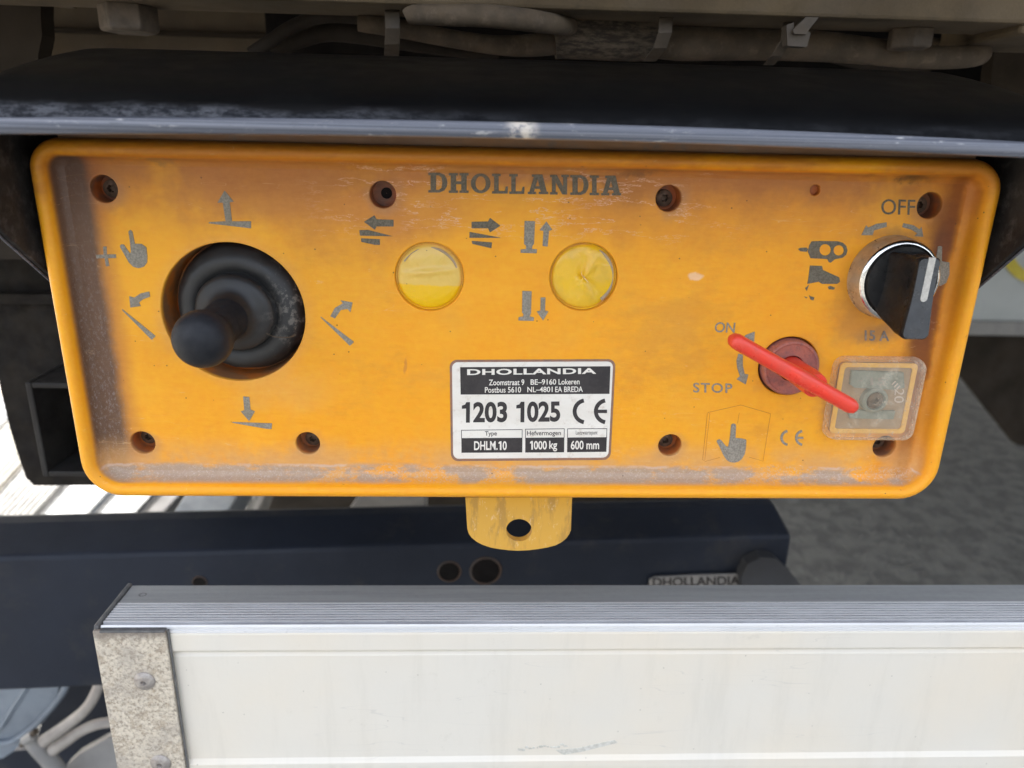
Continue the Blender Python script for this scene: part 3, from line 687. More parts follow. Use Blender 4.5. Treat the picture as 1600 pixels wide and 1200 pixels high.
# ---- moulded symbols
def symbol(name, polys, scale, org, mat=None, label=None, thick=.0002):
    m = MB(); plate(m, polys, FL, thick, scale, org); o = m.build(name, mat or M_sym, root, smooth=False)
    if label: o['label'] = label
    return o
A = (3, (40, 200)); B5 = (3.2, (500, 220)); C6 = (2.667, (1000, 220)); D5 = (5.926, (1230, 300)); E6 = (6.154, (1100, 490)); G7 = (7.619, (1080, 620)); H2 = (2.667, (40, 580))
symbol('arrow_symbol', [[(933, 293), (976, 345), (957, 348), (968, 437), (1057, 437), (1057, 470), (860, 447), (860, 441), (938, 437), (925, 350), (900, 350)]], *A, label='raise arrow above the joystick')
symbol('plus_symbol', [[(364, 556), (380, 555), (382, 592), (424, 592), (425, 609), (386, 610), (393, 646), (378, 649), (371, 610), (333, 611), (331, 594), (367, 593)]], *A)
symbol('hand_symbol', [[(483, 485), (492, 477), (501, 485), (513, 542), (545, 543), (567, 560), (571, 600), (570, 630), (555, 650), (530, 657), (505, 650), (485, 630), (468, 600), (445, 560), (443, 551), (450, 545), (461, 546), (490, 588), (495, 580), (490, 530)]], *A, label='pointing hand beside the plus sign')
symbol('tilt_symbol', [[(487, 788), (510, 795), (540, 775), (580, 766), (584, 790), (550, 803), (532, 818), (540, 834), (492, 841)], [(453, 848), (610, 975), (592, 993), (455, 855)]], *A, label='tilt up symbol left of the joystick')
symbol('tilt_symbol', [[(52, 877), (75, 835), (115, 812), (103, 797), (163, 808), (152, 857), (138, 840), (105, 845), (75, 888)], [(3, 878), (170, 1005), (150, 1025), (5, 884)]], *B5, label='tilt symbol right of the joystick')
symbol('arrow_symbol', [[(907, 105), (932, 107), (938, 160), (956, 167), (932, 207), (897, 167), (912, 162)], [(862, 211), (1027, 217), (1025, 240), (1003, 239), (862, 214)]], *H2, label='lower arrow below the joystick')
symbol('arrow_symbol', [[(220, 405), (272, 372), (283, 392), (368, 395), (368, 428), (283, 428), (275, 445)], [(197, 447), (240, 445), (363, 477), (200, 474)], [(205, 487), (300, 492), (300, 520), (275, 520), (207, 505)]], *B5, M_symd, 'slide left symbol under the empty screw hole')
symbol('arrow_symbol', [[(758, 405), (840, 403), (850, 385), (902, 425), (850, 458), (840, 437), (758, 437)], [(748, 455), (905, 485), (747, 485)], [(758, 500), (860, 508), (857, 537), (762, 515)]], *B5, M_symd, 'slide right symbol beside the smooth button')
symbol('support_leg_symbol', [[(1023, 400), (1075, 402), (1070, 515), (1062, 525), (1060, 541), (1085, 542), (1083, 562), (1003, 560), (1003, 544), (1030, 540), (1030, 525), (1020, 515)], [(1132, 403), (1162, 445), (1145, 450), (1138, 528), (1113, 526), (1117, 450), (1097, 447)]], *B5, label='support leg with rising arrow')
symbol('support_leg_symbol', [[(1012, 750), (1058, 752), (1055, 860), (1048, 878), (1070, 883), (1068, 900), (992, 898), (993, 882), (1015, 878), (1018, 866), (1010, 858)], [(1103, 783), (1127, 783), (1125, 848), (1142, 853), (1115, 898), (1083, 853), (1102, 848)]], *B5, label='support leg with falling arrow')
symbol('turn_arrow', [[(1027, 340), (1027, 358), (975, 373), (968, 393), (922, 393), (942, 352), (950, 362), (985, 346)]], *C6)
symbol('turn_arrow', [[(1097, 343), (1140, 352), (1165, 370), (1172, 358), (1180, 400), (1143, 397), (1155, 385), (1130, 370), (1092, 360)]], *C6)
body = [(190, 550), (205, 490), (225, 457), (300, 453), (470, 456), (515, 470), (545, 500), (556, 540), (545, 580), (510, 608), (440, 622), (400, 655), (385, 650), (370, 620), (215, 612)]
symbol('trailer_symbol', [body, circ(350, 535, 53), circ(475, 540, 48)], *D5, M_symd)
symbol('trailer_symbol', [[(100, 528), (120, 517), (178, 514), (192, 530), (178, 553), (120, 548)]], *D5, M_symd, 'small drawbar of the trailer mark')
symbol('worn_symbol', [[(210, 680), (320, 685), (330, 722), (480, 790), (488, 830), (460, 850), (320, 850), (290, 830), (185, 850), (195, 800)], [(375, 878), (400, 868), (442, 885), (430, 903), (385, 900)], [(165, 890), (200, 860), (180, 915)], [(155, 965), (185, 975), (175, 985)], [(200, 955), (215, 965), (250, 975), (240, 1003), (215, 995)]], *D5, M_symd)
symbol('worn_symbol', [[(1395, 505), (1412, 498), (1432, 505), (1430, 640), (1500, 652), (1500, 760), (1470, 840), (1420, 868), (1380, 870), (1375, 620)]], *D5, M_sym, 'mark half hidden behind the selector knob')
symbol('turn_arrow', [[(487, 172), (480, 272), (430, 255), (378, 232), (400, 205)]], *E6, label='arrow head pointing to ON')
symbol('turn_arrow', [[(330, 385), (372, 395), (372, 500), (390, 580), (425, 585), (400, 680), (312, 630), (345, 600), (318, 520), (312, 450)]], *E6, label='curved arrow pointing to STOP')
symbol('hand_symbol', [[(475, 335), (485, 322), (505, 318), (525, 325), (532, 345), (525, 488), (600, 495), (650, 508), (655, 520), (650, 600), (635, 680), (600, 740), (560, 770), (510, 782), (460, 775), (420, 750), (380, 690), (340, 600), (303, 535), (307, 515), (335, 503), (360, 520), (415, 590), (440, 592), (458, 500)]], *G7, label='pointing hand on the manual outline')
bk = [stroke([(220, 200), (195, 187), (590, 97), (945, 200), (900, 480), (855, 765), (690, 718)], 4), stroke([(192, 195), (165, 470), (135, 750), (158, 757)], 4), stroke([(222, 205), (190, 480), (162, 752)], 3), stroke([(160, 770), (340, 722)], 4), stroke([(572, 190), (552, 315)], 3)]
m = MB()
for s_ in bk: plate(m, [s_], FL, .00008, 7.619, (1080, 620))
m.build('manual_outline', M_line, root, smooth=False)
def ce(mb, cx1, cx2, cy, r, w, Y, th):     # two open rings and a bar, photograph pixels
    for cx in (cx1, cx2):
        arc = circ(cx, cy, r, r * .98, 22, 100, 260); plate(mb, [stroke(arc, w)], Y, th)
    plate(mb, [[(cx2 - r + w * .45, cy - w * .42), (cx2 + r * .0, cy - w * .42), (cx2, cy + w * .42), (cx2 - r + w * .45, cy + w * .42)]], Y - .00003, th * .9)
m = MB(); ce(m, 1232, 1255, 684, 11, 3.6, FL, .0002); m.build('ce_mark', M_sym, root, smooth=False)

# ---- moulded lettering
def lettering(items, mat, parent, name='lettering', Y=FL, thick=.0002, label=None):
    m = MB()
    for it in items: text_on(m, it[0], it[1], Y, thick=thick, **(it[2] if len(it) > 2 else {}))
    o = m.build(name, mat, parent, smooth=False, recalc=False)
    if label: o['label'] = label
    return o
lettering([('OFF', (1377, 311, 1430, 335), dict(tilt=1, shear=.05))], M_symd, root, label='OFF lettering above the knob')
lettering([('ON', (1117, 503, 1149, 519), dict(tilt=1, shear=.12, offset=.006))], M_sym, root, label='ON lettering over the red key')
lettering([('STOP', (1083, 598, 1144, 613), dict(tilt=1, spacing=1.15, offset=.01))], M_sym, root, label='STOP lettering left of the red key')
lettering([('15 A', (1351, 516, 1389, 532), dict(tilt=1, offset=.015))], M_grey, root, label='worn 15 A lettering under the knob')
GL = {
 'D': ([(0, 1), (.58, 1), (.82, .9), (.95, .7), (.98, .5), (.95, .3), (.82, .1), (.58, 0), (0, 0), (0, .12), (.12, .12), (.12, .88), (0, .88)], [(.40, .87), (.54, .87), (.68, .76), (.72, .5), (.68, .24), (.54, .13), (.40, .13)]),
 'H': ([(0, 1), (.46, 1), (.46, .88), (.37, .88), (.37, .58), (.63, .58), (.63, .88), (.54, .88), (.54, 1), (1, 1), (1, .88), (.9, .88), (.9, .12), (1, .12), (1, 0), (.54, 0), (.54, .12), (.63, .12), (.63, .44), (.37, .44), (.37, .12), (.46, .12), (.46, 0), (0, 0), (0, .12), (.1, .12), (.1, .88), (0, .88)],),
 'O': (circ(.5, .5, .5, .5, 36), circ(.5, .5, .26, .36, 30)),
 'L': ([(0, 1), (.54, 1), (.54, .88), (.41, .88), (.41, .13), (.78, .13), (.86, .36), (.98, .36), (.96, 0), (0, 0), (0, .12), (.13, .12), (.13, .88), (0, .88)],),
 'A': ([(.2, 1), (.72, 1), (.93, .12), (1, .12), (1, 0), (.54, 0), (.54, .12), (.64, .12), (.60, .27), (.35, .27), (.31, .12), (.41, .12), (.41, 0), (0, 0), (0, .12), (.08, .12), (.30, .88), (.2, .88)], [(.39, .40), (.57, .40), (.49, .76)]),
 'N': ([(0, 1), (.36, 1), (.70, .40), (.70, .88), (.60, .88), (.60, 1), (1, 1), (1, .88), (.91, .88), (.91, 0), (.66, 0), (.30, .62), (.30, .12), (.40, .12), (.40, 0), (0, 0), (0, .12), (.1, .12), (.1, .88), (0, .88)],),
 'I': ([(0, 1), (1, 1), (1, .88), (.74, .88), (.74, .12), (1, .12), (1, 0), (0, 0), (0, .12), (.26, .12), (.26, .88), (0, .88)],)}
m = MB()
xs = [(130, 265), (272, 410), (425, 562), (572, 685), (692, 800), (820, 962), (975, 1105), (1115, 1245), (1250, 1315), (1330, 1468)]
for ch, (a, b_) in zip('DHOLLANDIA', xs):
    t0 = 133 + (a - 130) * .0165; hh = 137
    plate(m, [[(a + (b_ - a) * x, t0 + hh * (1 - y)) for x, y in pl] for pl in GL[ch]], FL, .0003, 4.444, (640, 240))
o = m.build('lettering', M_symd, root, smooth=False); o['label'] = 'slab serif maker name at the top of the face'

# ---- rating plate
def world_rr(px0, py0, px1, py1, r, n=6):     # rounded rectangle in photograph pixels (flat print on the face)
    o_ = []
    for cx, cy, a in ((px0 + r, py0 + r, 180), (px1 - r, py0 + r, 270), (px1 - r, py1 - r, 0), (px0 + r, py1 - r, 90)):
        o_ += [(cx + r * math.cos(R(a + 90 * i / n)), cy + r * math.sin(R(a + 90 * i / n))) for i in range(n + 1)]
    return o_
SX = lambda x: 680 + x / 5.333
SY = lambda y: 540 + y / 5.333
def skew(pts):                                # the plate tapers with the view: bilinear from its four corners seen in the photograph
    c = ((140, 138), (1483, 132), (1442, 932), (150, 942)); out = []
    for u, v in pts:
        x = (c[0][0] * (1 - u) + c[1][0] * u) * (1 - v) + (c[3][0] * (1 - u) + c[2][0] * u) * v
        y = (c[0][1] * (1 - u) + c[1][1] * u) * (1 - v) + (c[3][1] * (1 - u) + c[2][1] * u) * v
        out.append((x, y))
    return out
def rr_uv(m_u, m_v, r, asp=1.68, n=6):
    o_ = []
    for cu, cv, a in ((m_u + r, m_v + r * asp, 180), (1 - m_u - r, m_v + r * asp, 270), (1 - m_u - r, 1 - m_v - r * asp, 0), (m_u + r, 1 - m_v - r * asp, 90)):
        o_ += [(cu + r * math.cos(R(a + 90 * i / n)), cv + r * asp * math.sin(R(a + 90 * i / n))) for i in range(n + 1)]
    return o_
m = MB(); plate(m, [skew(rr_uv(-.014, -.024, .045))], FL, .00018, 5.333, (680, 540)); m.build('glue_border', M_glue, root, smooth=False)
m = MB(); plate(m, [skew(rr_uv(0, 0, .036))], FL - .00018, .00012, 5.333, (680, 540))
rp = under(m.build('rating_plate', M_label, root, smooth=False), root)
YP = FL - .00032
def patch(x0, y0, x1, y1, dx=0):
    return [(x0, y0), (x1, y0 - (x1 - x0) * .005), (x1 + dx, y1 - (x1 - x0) * .004), (x0 + dx * .2, y1)]
m = MB()
plate(m, [[(208, 180), (1460, 172), (1452, 402), (212, 408)]], YP, .00004, 5.333, (680, 540))
for q in ([(218, 773), (727, 769), (725, 890), (219, 893)], [(751, 769), (1076, 768), (1074, 889), (750, 891)], [(1100, 767), (1430, 766), (1426, 885), (1099, 888)]):
    plate(m, [q], YP, .00004, 5.333, (680, 540))
for q in ([(216, 703), (727, 697), (727, 773), (217, 776)], [(750, 694), (1078, 690), (1077, 770), (750, 773)], [(1101, 691), (1433, 689), (1431, 768), (1100, 771)]):
    cxq = sum(p[0] for p in q) / 4; cyq = sum(p[1] for p in q) / 4
    inn = [(cxq + (x - cxq) * (1 - 5 / abs(x - cxq)), cyq + (y - cyq) * (1 - 5 / abs(y - cyq))) for x, y in q]
    plate(m, [q, inn], YP, .00003, 5.333, (680, 540))
m.build('printed_panel', M_labelk, rp, smooth=False)
def tx(body, x0, y0, x1, y1, tilt=-2, **k):
    return (body, (SX(x0), SY(y0), SX(x1), SY(y1)), dict(tilt=tilt / 5.333, **k))
lettering([tx('DHOLLANDIA', 266, 196, 1343, 246, -10, offset=.03, spacing=1.06), tx('Zoomstraat 9', 447, 283, 742, 332, -2, offset=.012), tx('BE\u20139160', 795, 281, 1008, 327, -2, offset=.012), tx('Lokeren', 1028, 279, 1203, 325, -2, offset=.012),
           tx('Postbus 5610', 414, 345, 715, 393, -2, offset=.012), tx('NL\u20134801', 768, 344, 978, 389, -2, offset=.012), tx('EA BREDA', 1000, 342, 1230, 388, -2, offset=.012),
           tx('DHLM.', 324, 797, 520, 872, -2, offset=.022), tx('0', 562, 796, 596, 871, 0, offset=.022), tx('000', 822, 794, 930, 866, 0, offset=.02), tx('kg', 950, 793, 1016, 882, -1, offset=.02), tx('600 mm', 1130, 792, 1366, 866, -2, offset=.02)], M_label, rp, Y=YP - .00006, thick=0, label='pale lettering on the dark bars')
lettering([tx('203', 316, 470, 600, 642, -3, offset=.035), tx('025', 765, 466, 1042, 638, -3, offset=.035), tx('Type', 414, 714, 514, 762, -2, offset=.012), tx('Hefvermogen', 765, 710, 1048, 760, -2, offset=.012), tx('Lastzwaartepunt', 1172, 708, 1352, 752, -1, offset=.004)], M_labelk, rp, Y=YP - .00002, thick=0, label='dark numbers and captions')
m = MB()
for ox, oy in ((528, 797), (790, 794)): plate(m, [[(ox, oy + 22), (ox, oy + 10), (ox + 12, oy), (ox + 24, oy), (ox + 24, oy + 73), (ox + 11, oy + 73), (ox + 11, oy + 20)]], YP - .00006, .00002, 5.333, (680, 540))
m.build('digit', M_label, rp, smooth=False)
m = MB()
for ox, oy in ((0, 0), (454, -3)): plate(m, [[(222 + ox, 527 + oy), (222 + ox, 500 + oy), (248 + ox, 492 + oy), (260 + ox, 471 + oy), (290 + ox, 471 + oy), (288 + ox, 642 + oy), (256 + ox, 642 + oy), (257 + ox, 525 + oy)]], YP - .00001, .00003, 5.333, (680, 540))
m.build('digit', M_labelk, rp, smooth=False)
m = MB(); ce(m, SX(1255), SX(1432), SY(548), 17.5, 6.2, YP, .00005); m.build('ce_mark', M_labelk, rp, smooth=False)

# ---- joystick with its rubber boot
J = Vector((JX, 0, JZ))
tipc = P(319, 531, -.0225); tierc = P(357, 502, -.004)
js = MB(); ctr = Vector((JX + .0012, FL + .012, JZ + .0008))
ax = (tipc - ctr).normalized()
js.lathe([(.0246, -.001), (.0246, .002), (.0240, .0040), (.0230, .0070), (.0217, .0092), (.0200, .0106), (.0180, .0112), (.0162, .0108), (.0152, .0102), (.0146, .0096), (.0141, .0105), (.0139, .0128)], ctr, axis=(-.05, -1, -.03), seg=72)
from mathutils import noise as _mn
for v_ in js.v:
    v_ += (v_ - ctr).normalized() * (.00035 * _mn.noise(v_ * 180) + .00012 * _mn.noise(v_ * 900))
js_o = under(js.build('joystick_boot', M_boot, root, angle=60), root)
js = MB(); c2 = ctr + Vector((-.05, -1, -.03)).normalized() * .0115
js.lathe([(.0141, .0), (.0143, .0012), (.0139, .0022), (.0128, .0032), (.0110, .0038), (.0092, .0047), (.0080, .0064), (.0074, .0100)], c2, axis=ax, seg=64)
js.build('boot_cone', M_boot, js_o, angle=60)
js = MB(); L = (tipc - c2).length; r = .0096
js.lathe([(.0076, .006), (.0073, L - .009), (.0078, L - .0065), (.0089, L - .0035)] + [(r * math.cos(R(a)), L + r * math.sin(R(a))) for a in range(-15, 90, 8)] + [(1e-5, L + r)], c2, axis=ax, seg=56)
lever = js.build('joystick_lever', M_ball, root, angle=60)
# moulding flash line on the boot, catching the light
m = MB(); d_ = P(415, 520, FL) ; m.tube([P(416, 521, -.0005), P(428, 526, .0005), P(440, 527, .0022), P(452, 527, .0045), P(461, 523, .0080)], [.00010, .00012, .00016, .00022, .0005], 6, 3)
m.build('moulding_flash', M_cable, js_o)

# ---- selector knob
kc = P(1388, 433, FL)
m = MB(); m.lathe([(.0155, -.0005), (.0155, .0006), (.0152, .0014), (.0150, .0068), (.0147, .0080)], kc, seg=72); bz = under(m.build('knob_bezel', M_bezel, root, angle=40), root)
m = MB(); m.lathe([(.0147, .0080), (.0143, .0086), (.0134, .0088), (.0131, .0084), (.0130, .0070)], kc, seg=72); m.build('bezel_ring', M_chrome, bz, angle=50)
m = MB(); m.lathe([(.0129, .0070), (.0129, .0085), (.0124, .0093), (.0050, .0096), (.0001, .0096)], kc, seg=72)
kn = under(m.build('selector_knob', M_knob, root, angle=40), root)
m = MB(); rings = []
for hh, w, la, lb_, off in ((.0090, .0078, .0108, .0116, 0), (.0100, .0072, .0112, .0122, 0), (.0120, .0062, .0118, .0129, 0), (.0145, .0052, .0128, .0135, 0), (.0175, .0046, .0133, .0141, 0), (.0205, .0043, .0137, .0146, 0), (.0222, .0043, .0138, .0148, 0), (.0228, .0039, .0134, .0144, 0)):
    ring = []
    n_ = 7
    for sx, sz, a0 in ((1, 1, 0), (-1, 1, 90), (-1, -1, 180), (1, -1, 270)):
        rc = .0019; ww = w * (1.0 if sz > 0 else 1.15); dn = .0032 * min(1, (hh - .0088) / .008); ll = la - dn if sz > 0 else lb_ + dn
        for i in range(n_):
            a = R(a0 + 90 * i / (n_ - 1)); ring.append((kc.x + .0007 + sx * (ww - rc) + rc * math.cos(a), FL - hh, kc.z + sz * (ll - rc) + rc * math.sin(a)))
    rings.append(ring)
# waist the sides: more width at the ends of the grip than amid
def waist(v, k):
    t = (v[2] - kc.z) / .0135; return (kc.x + (v[0] - kc.x) * (1 - k * max(0, 1 - t * t) * .14), v[1], v[2])
full = []
for ri, ring in enumerate(rings):
    out = []
    for i in range(len(ring)):
        a, b_ = ring[i], ring[(i + 1) % len(ring)]; out.append(waist(a, 1)); 
        if (Vector(a) - Vector(b_)).length > .004:
            for q_ in range(1, 7): out.append(waist(tuple(Vector(a).lerp(Vector(b_), q_ / 7)), 1))
    full.append(out)
nn = min(len(f_) for f_ in full); full = [f_ for f_ in full if len(f_) == nn]
m.loft(full, True, False, False); m.build('grip', M_knob, kn, angle=50)
m = MB(); m.add(full[-1], [tuple(range(nn))]); 
m.build('grip_face', M_knobf, kn, smooth=False)
m = MB(); yi = FL - .0229
o_ = []
for z_, y_ in ((.0138, 0),): pass
w_ = .00120
pts = [(kc.x - w_ + .0012, kc.z + .0107), (kc.x + w_ + .0012, kc.z + .0107)] + [(kc.x + .0010 + w_ * math.cos(R(a)), kc.z - .0033 + w_ * math.sin(R(a))) for a in range(0, -181, -20)]
m.loft([[Vector((x, yi + .0003, z)) for x, z in pts], [Vector((x, yi, z)) for x, z in pts]], True, False, True)
m.build('pointer_line', M_ind, kn, smooth=False)

# ---- isolator socket
sc = Vector((KX, FL, KZ))
m = MB(); m.lathe([(.0108, -.004), (.0108, .0026), (.0104, .0032), (.0098, .0034), (.0094, .0031), (.0090, .0029), (.0050, .0029), (.0048, .0020), (.0046, -.006), (.0001, -.006)], sc, seg=64)
so = under(m.build('key_socket', M_redold, root, angle=35), root)
m = MB(); m.box((sc.x - .0068, FL - .0031, sc.z + .0018), (sc.x - .0036, FL - .00285, sc.z + .0040)); m.build('key_slot', M_cavity, so, smooth=False)

# ---- fuse cover
def rr3(cx, cz, hw, hh_, r, Y, n=7):
    out = []
    for sx, sz, a0 in ((1, 1, 0), (-1, 1, 90), (-1, -1, 180), (1, -1, 270)):
        out += [Vector((cx + sx * (hw - r) + r * math.cos(R(a0 + 90 * i / (n - 1))), Y, cz + sz * (hh_ - r) + r * math.sin(R(a0 + 90 * i / (n - 1))))) for i in range(n)]
    return out
tl = P(1304, 556, FL); br = P(1416, 684, FL); fc = (tl + br) / 2; hw = (P(1430, 620, FL).x - P(1292, 620, FL).x) / 2; hh = (P(1360, 556, FL).z - P(1350, 683, FL).z) / 2
fc = Vector(((P(1430, 620, FL).x + P(1292, 620, FL).x) / 2, FL, (P(1360, 556, FL).z + P(1350, 683, FL).z) / 2))
m = MB(); m.loft([rr3(fc.x, fc.z, hw * .86, hh * .86, .0018, FL - .0004), rr3(fc.x, fc.z, hw * .86, hh * .86, .0018, FL - .0012)], True, False, True); fi = m.build('fuse_insert', M_insert, root, smooth=False)
m = MB(); a_, b_ = rr3(fc.x, fc.z, hw * .86, hh * .86, .0018, FL - .0018), rr3(fc.x, fc.z, hw * .755, hh * .755, .0012, FL - .0018)
a2, b2 = [v + Vector((0, .001, 0)) for v in a_], [v + Vector((0, .001, 0)) for v in b_]
m.loft([a2, a_, b_, b2], True); m.build('gasket', M_gasket, root, smooth=False)
m = MB(); plate(m, [[(370, 300), (880, 320), (890, 470), (800, 490), (400, 470), (355, 440)]], FL - .0012, .0012, 6.316, (1270, 530))
plate(m, [[(340, 690), (800, 700), (780, 780), (350, 770)]], FL - .0012, .0012, 6.316, (1270, 530)); fz = under(m.build('fuse', M_fuse, root, smooth=False, bevel=.0002), root)
m = MB(); text_on(m, '15', (1360, 590, 1384, 602), FL - .00255, offset=.02); text_on(m, '-', (1341, 594, 1348, 596), FL - .00255, offset=.02); m.build('fuse_number', M_greyplate, fz, smooth=False)
m = MB(); sw = P(1369, 627, FL - .004)
m.lathe([(.0052, -.0032), (.0050, -.0008), (.0040, -.0002), (.0036, -.0003), (.0035, -.0014)], sw, seg=40); m.build('screw_boss', M_fuse, root)
sc2 = sm.copy(); COL.objects.link(sc2); sc2.parent = root; sc2.location = sw + Vector((0, .0008, 0)) - Vector(BOX); sc2.rotation_euler = (0, .4, 0)
sc2['label'] = 'screw in the middle of the clear fuse cover'
m = MB()
R_ = [(1.0, 1.0, .0042, FL - .0001), (1.0, 1.0, .0042, FL - .0016), (.985, .985, .0040, FL - .0034), (.96, .96, .0038, FL - .0048), (.925, .92, .0034, FL - .0056), (.86, .86, .003, FL - .0060)]
m.loft([rr3(fc.x, fc.z, hw * a, hh * b, r, y) for a, b, r, y in R_], True, False, True)
m.build('fuse_cover', M_clear, root, angle=60)
m = MB(); text_on(m, '20', (1394, 611, 1416, 626), FL - .0062, offset=.0, rot=R(92)); text_on(m, 'III', (1394, 598, 1406, 606), FL - .0062, rot=R(45)); m.build('cover_number', simple('frosted_number', (.52, .42, .33), (.45, .36, .28), .5), root, smooth=False)

# ================================================================== RED KEY (sits in the socket)
key = thing('isolator_key', 'red plastic key with a long bar grip turned in the socket', 'key', P(1238, 583, -.01))
A0 = P(1141, 528, -.0165); A1 = P(1336, 638, -.0150); mid = P(1262, 600, -.0135)
m = MB(); dirv = (A1 - A0).normalized(); up = Vector((0, -1, 0)); sd_ = dirv.cross(up).normalized(); nrm = sd_.cross(dirv).normalized()
rings = []; n_ = 22
for i in range(n_ + 1):
    t = .5 - .5 * math.cos(math.pi * i / n_); c = A0.lerp(A1, t); e = min(t, 1 - t) * (A1 - A0).length / .0026
    sc_ = math.sqrt(max(0.02, 1 - (1 - min(e, 1)) ** 2)); bulge = 1 + .10 * math.exp(-((t - .55) / .12) ** 2)
    wv = .00278 * sc_ * bulge; dv = .0036 * (.35 + .65 * sc_)
    ext = (-.0026 if t == 0 else .0)
    ring = []
    for j in range(24):
        a = 2 * math.pi * j / 24; ca, sa = math.cos(a), math.sin(a)
        ring.append(c + sd_ * wv * math.copysign(abs(ca) ** .8, ca) - nrm * dv * math.copysign(abs(sa) ** .8, sa) * 1.0)
    rings.append(ring)
m.loft(rings, True, True, True); m.build('grip', M_red, key, angle=70)
m = MB(); sp_ = Vector((KX, FL - .001, KZ)); m.tube([sp_ + Vector((0, .004, 0)), sp_ + Vector((.0006, -.010, -.0002)), Vector((KX + .0010, -.0085, KZ - .0004)), Vector((KX + .0014, -.0135, KZ - .0008))], [.0045, .0045, .0047, .0044], 28, 4); m.build('shank', M_red, key, angle=60)
m = MB()
for off in (-1, 1):
    m.tube([A0.lerp(A1, t) + sd_ * .0024 * off * (1 + .1 * math.exp(-((t - .55) / .12) ** 2)) - nrm * .0014 for t in [x / 10 for x in range(1, 10)]], .00016, 6, 2)
m.build('mould_seam', M_edge, key)

# ================================================================== LIFT PLATFORM BELOW
ZP = P(800, 977, .022).z; YF = .022
pf = thing('lift_platform', 'folded cream-white lift platform edge with grooved aluminium top', 'platform', (0, YF, ZP))
XL = P(148, 978, .022).x; XR = .62
sec = []
yb, ym = .0535, .0392
m = MB(); m.box((XL + .0022, ym, ZP - .022), (XR, yb, ZP + .0002)); m.build('rear_rail', M_alug, pf, smooth=False, bevel=.0004)
pr_ = [(ym - .0001, ZP - .02), (ym - .0001, ZP + .0003)]
nr = 8; y = ym - .0006; step = (ym - YF - .0022) / nr
for i in range(nr):
    pr_ += [(y, ZP + .0005), (y - step * .50, ZP + .0005), (y - step * .56, ZP - .0007), (y - step * .94, ZP - .0007)]; y -= step
pr_ += [(YF + .0006, ZP + .0003), (YF, ZP - .0004), (YF, ZP - .0014), (YF + .0006, ZP - .0017), (YF + .0006, ZP - .0022), (YF, ZP - .0024), (YF, ZP - .0036), (YF + .006, ZP - .0038), (YF + .006, ZP - .02)]
m = MB(); m.loft([[Vector((x, a, b_)) for a, b_ in pr_] for x in (XL + .0024, XR)], True, True, True); ge = m.build('grooved_edge', [M_alu, simple('groove_grey', (.46, .46, .47), (.30, .30, .31), .6, scale=200, stretch=(.1, 1, 1))], pf, smooth=False)  # groove floors and walls coloured darker than the ribs
for p_ in ge.data.polygons:
    if -.0009 < p_.center.z < .0003 and p_.center.y > .002 and abs(p_.normal.x) < .5: p_.material_index = 1
zg = P(800, 1017, YF).z; zg2 = P(800, 1188, YF).z
wp = [(YF - .0002, ZP - .0037), (YF - .0004, ZP - .0045), (YF - .0004, zg + .0012), (YF + .0002, zg + .0002), (YF + .0018, zg - .0006), (YF + .0020, zg - .0016), (YF + .0010, zg - .0030), (YF + .0010, zg2 + .0020), (YF + .0002, zg2 + .0006), (YF - .0004, zg2 - .0004), (YF - .0004, zg2 - .025), (YF + .02, zg2 - .025), (YF + .02, ZP - .0037)]
m = MB(); m.loft([[Vector((x, a, b_)) for a, b_ in wp] for x in (XL + .0024, XR)], True, True, True); fp = under(m.build('front_skin', M_white, pf, smooth=False, bevel=.0003), pf)
m = MB(); r0 = random.Random(5)
for i in range(14):
    x = 812 + i * 5.5; y = 1170 - i * .5 + r0.uniform(-2, 2)
    plate(m, [circ(x, y, r0.uniform(1.5, 4), r0.uniform(.8, 2), 7)], YF + .0010, .0003)
plate(m, [[(868, 1172), (905, 1168), (960, 1156), (965, 1160), (910, 1174), (880, 1179)]], YF + .0010, .0002)
m.build('scrape', simple('scraped_paint', (.50, .48, .42), (.66, .64, .58), .6, scale=500), fp, smooth=False)
# pitted end plate, folded round the corner
ep_r = P(262, 984, YF).x
m = MB(); m.box((XL, YF - .0026, ZP - .095), (ep_r, YF - .0006, ZP - .0006)); m.build('end_plate', M_zinc, pf, smooth=False, bevel=.0005)
m = MB(); m.box((XL - .0002, YF - .0010, ZP - .095), (XL + .0020, yb + .001, ZP + .0010)); m.box((XL + .003, YF - .0031, ZP - .0014), (ep_r, YF - .0001, ZP - .0002)); m.build('end_edge', M_edge, pf, smooth=False, bevel=.0006)
m = MB(); m.box((ep_r + .0002, YF - .0016, ZP - .095), (ep_r + .0011, YF - .0004, ZP - .001)); m.build('shadow_strip', M_edge, pf, smooth=False, bevel=.0003)  # dark strip drawn in for the shadow gap beside the end plate
for px, py in ((226, 1064), (251, 1192)):
    c = P(px, py, YF - .0026); m = MB()
    m.lathe([(.0048, 0), (.0047, .0004), (.0040, .0010), (.0026, .0015), (.0012, .0016), (.0010, .0010), (.0008, .0002), (.0001, .0002)], c, seg=36); m.build('rivet', M_rivet, pf)
m = MB(); c = Q(223, 929, ZP + .00035); m.add([(c.x + r * math.cos(R(t)) , c.y + .8 * r * math.sin(R(t)), c.z) for r in (.0014, .0018) for t in range(0, 360, 20)], [(i, (i + 1) % 18, 18 + (i + 1) % 18, 18 + i) for i in range(18)]); m.build('stamped_ring', M_edge, pf, smooth=False)

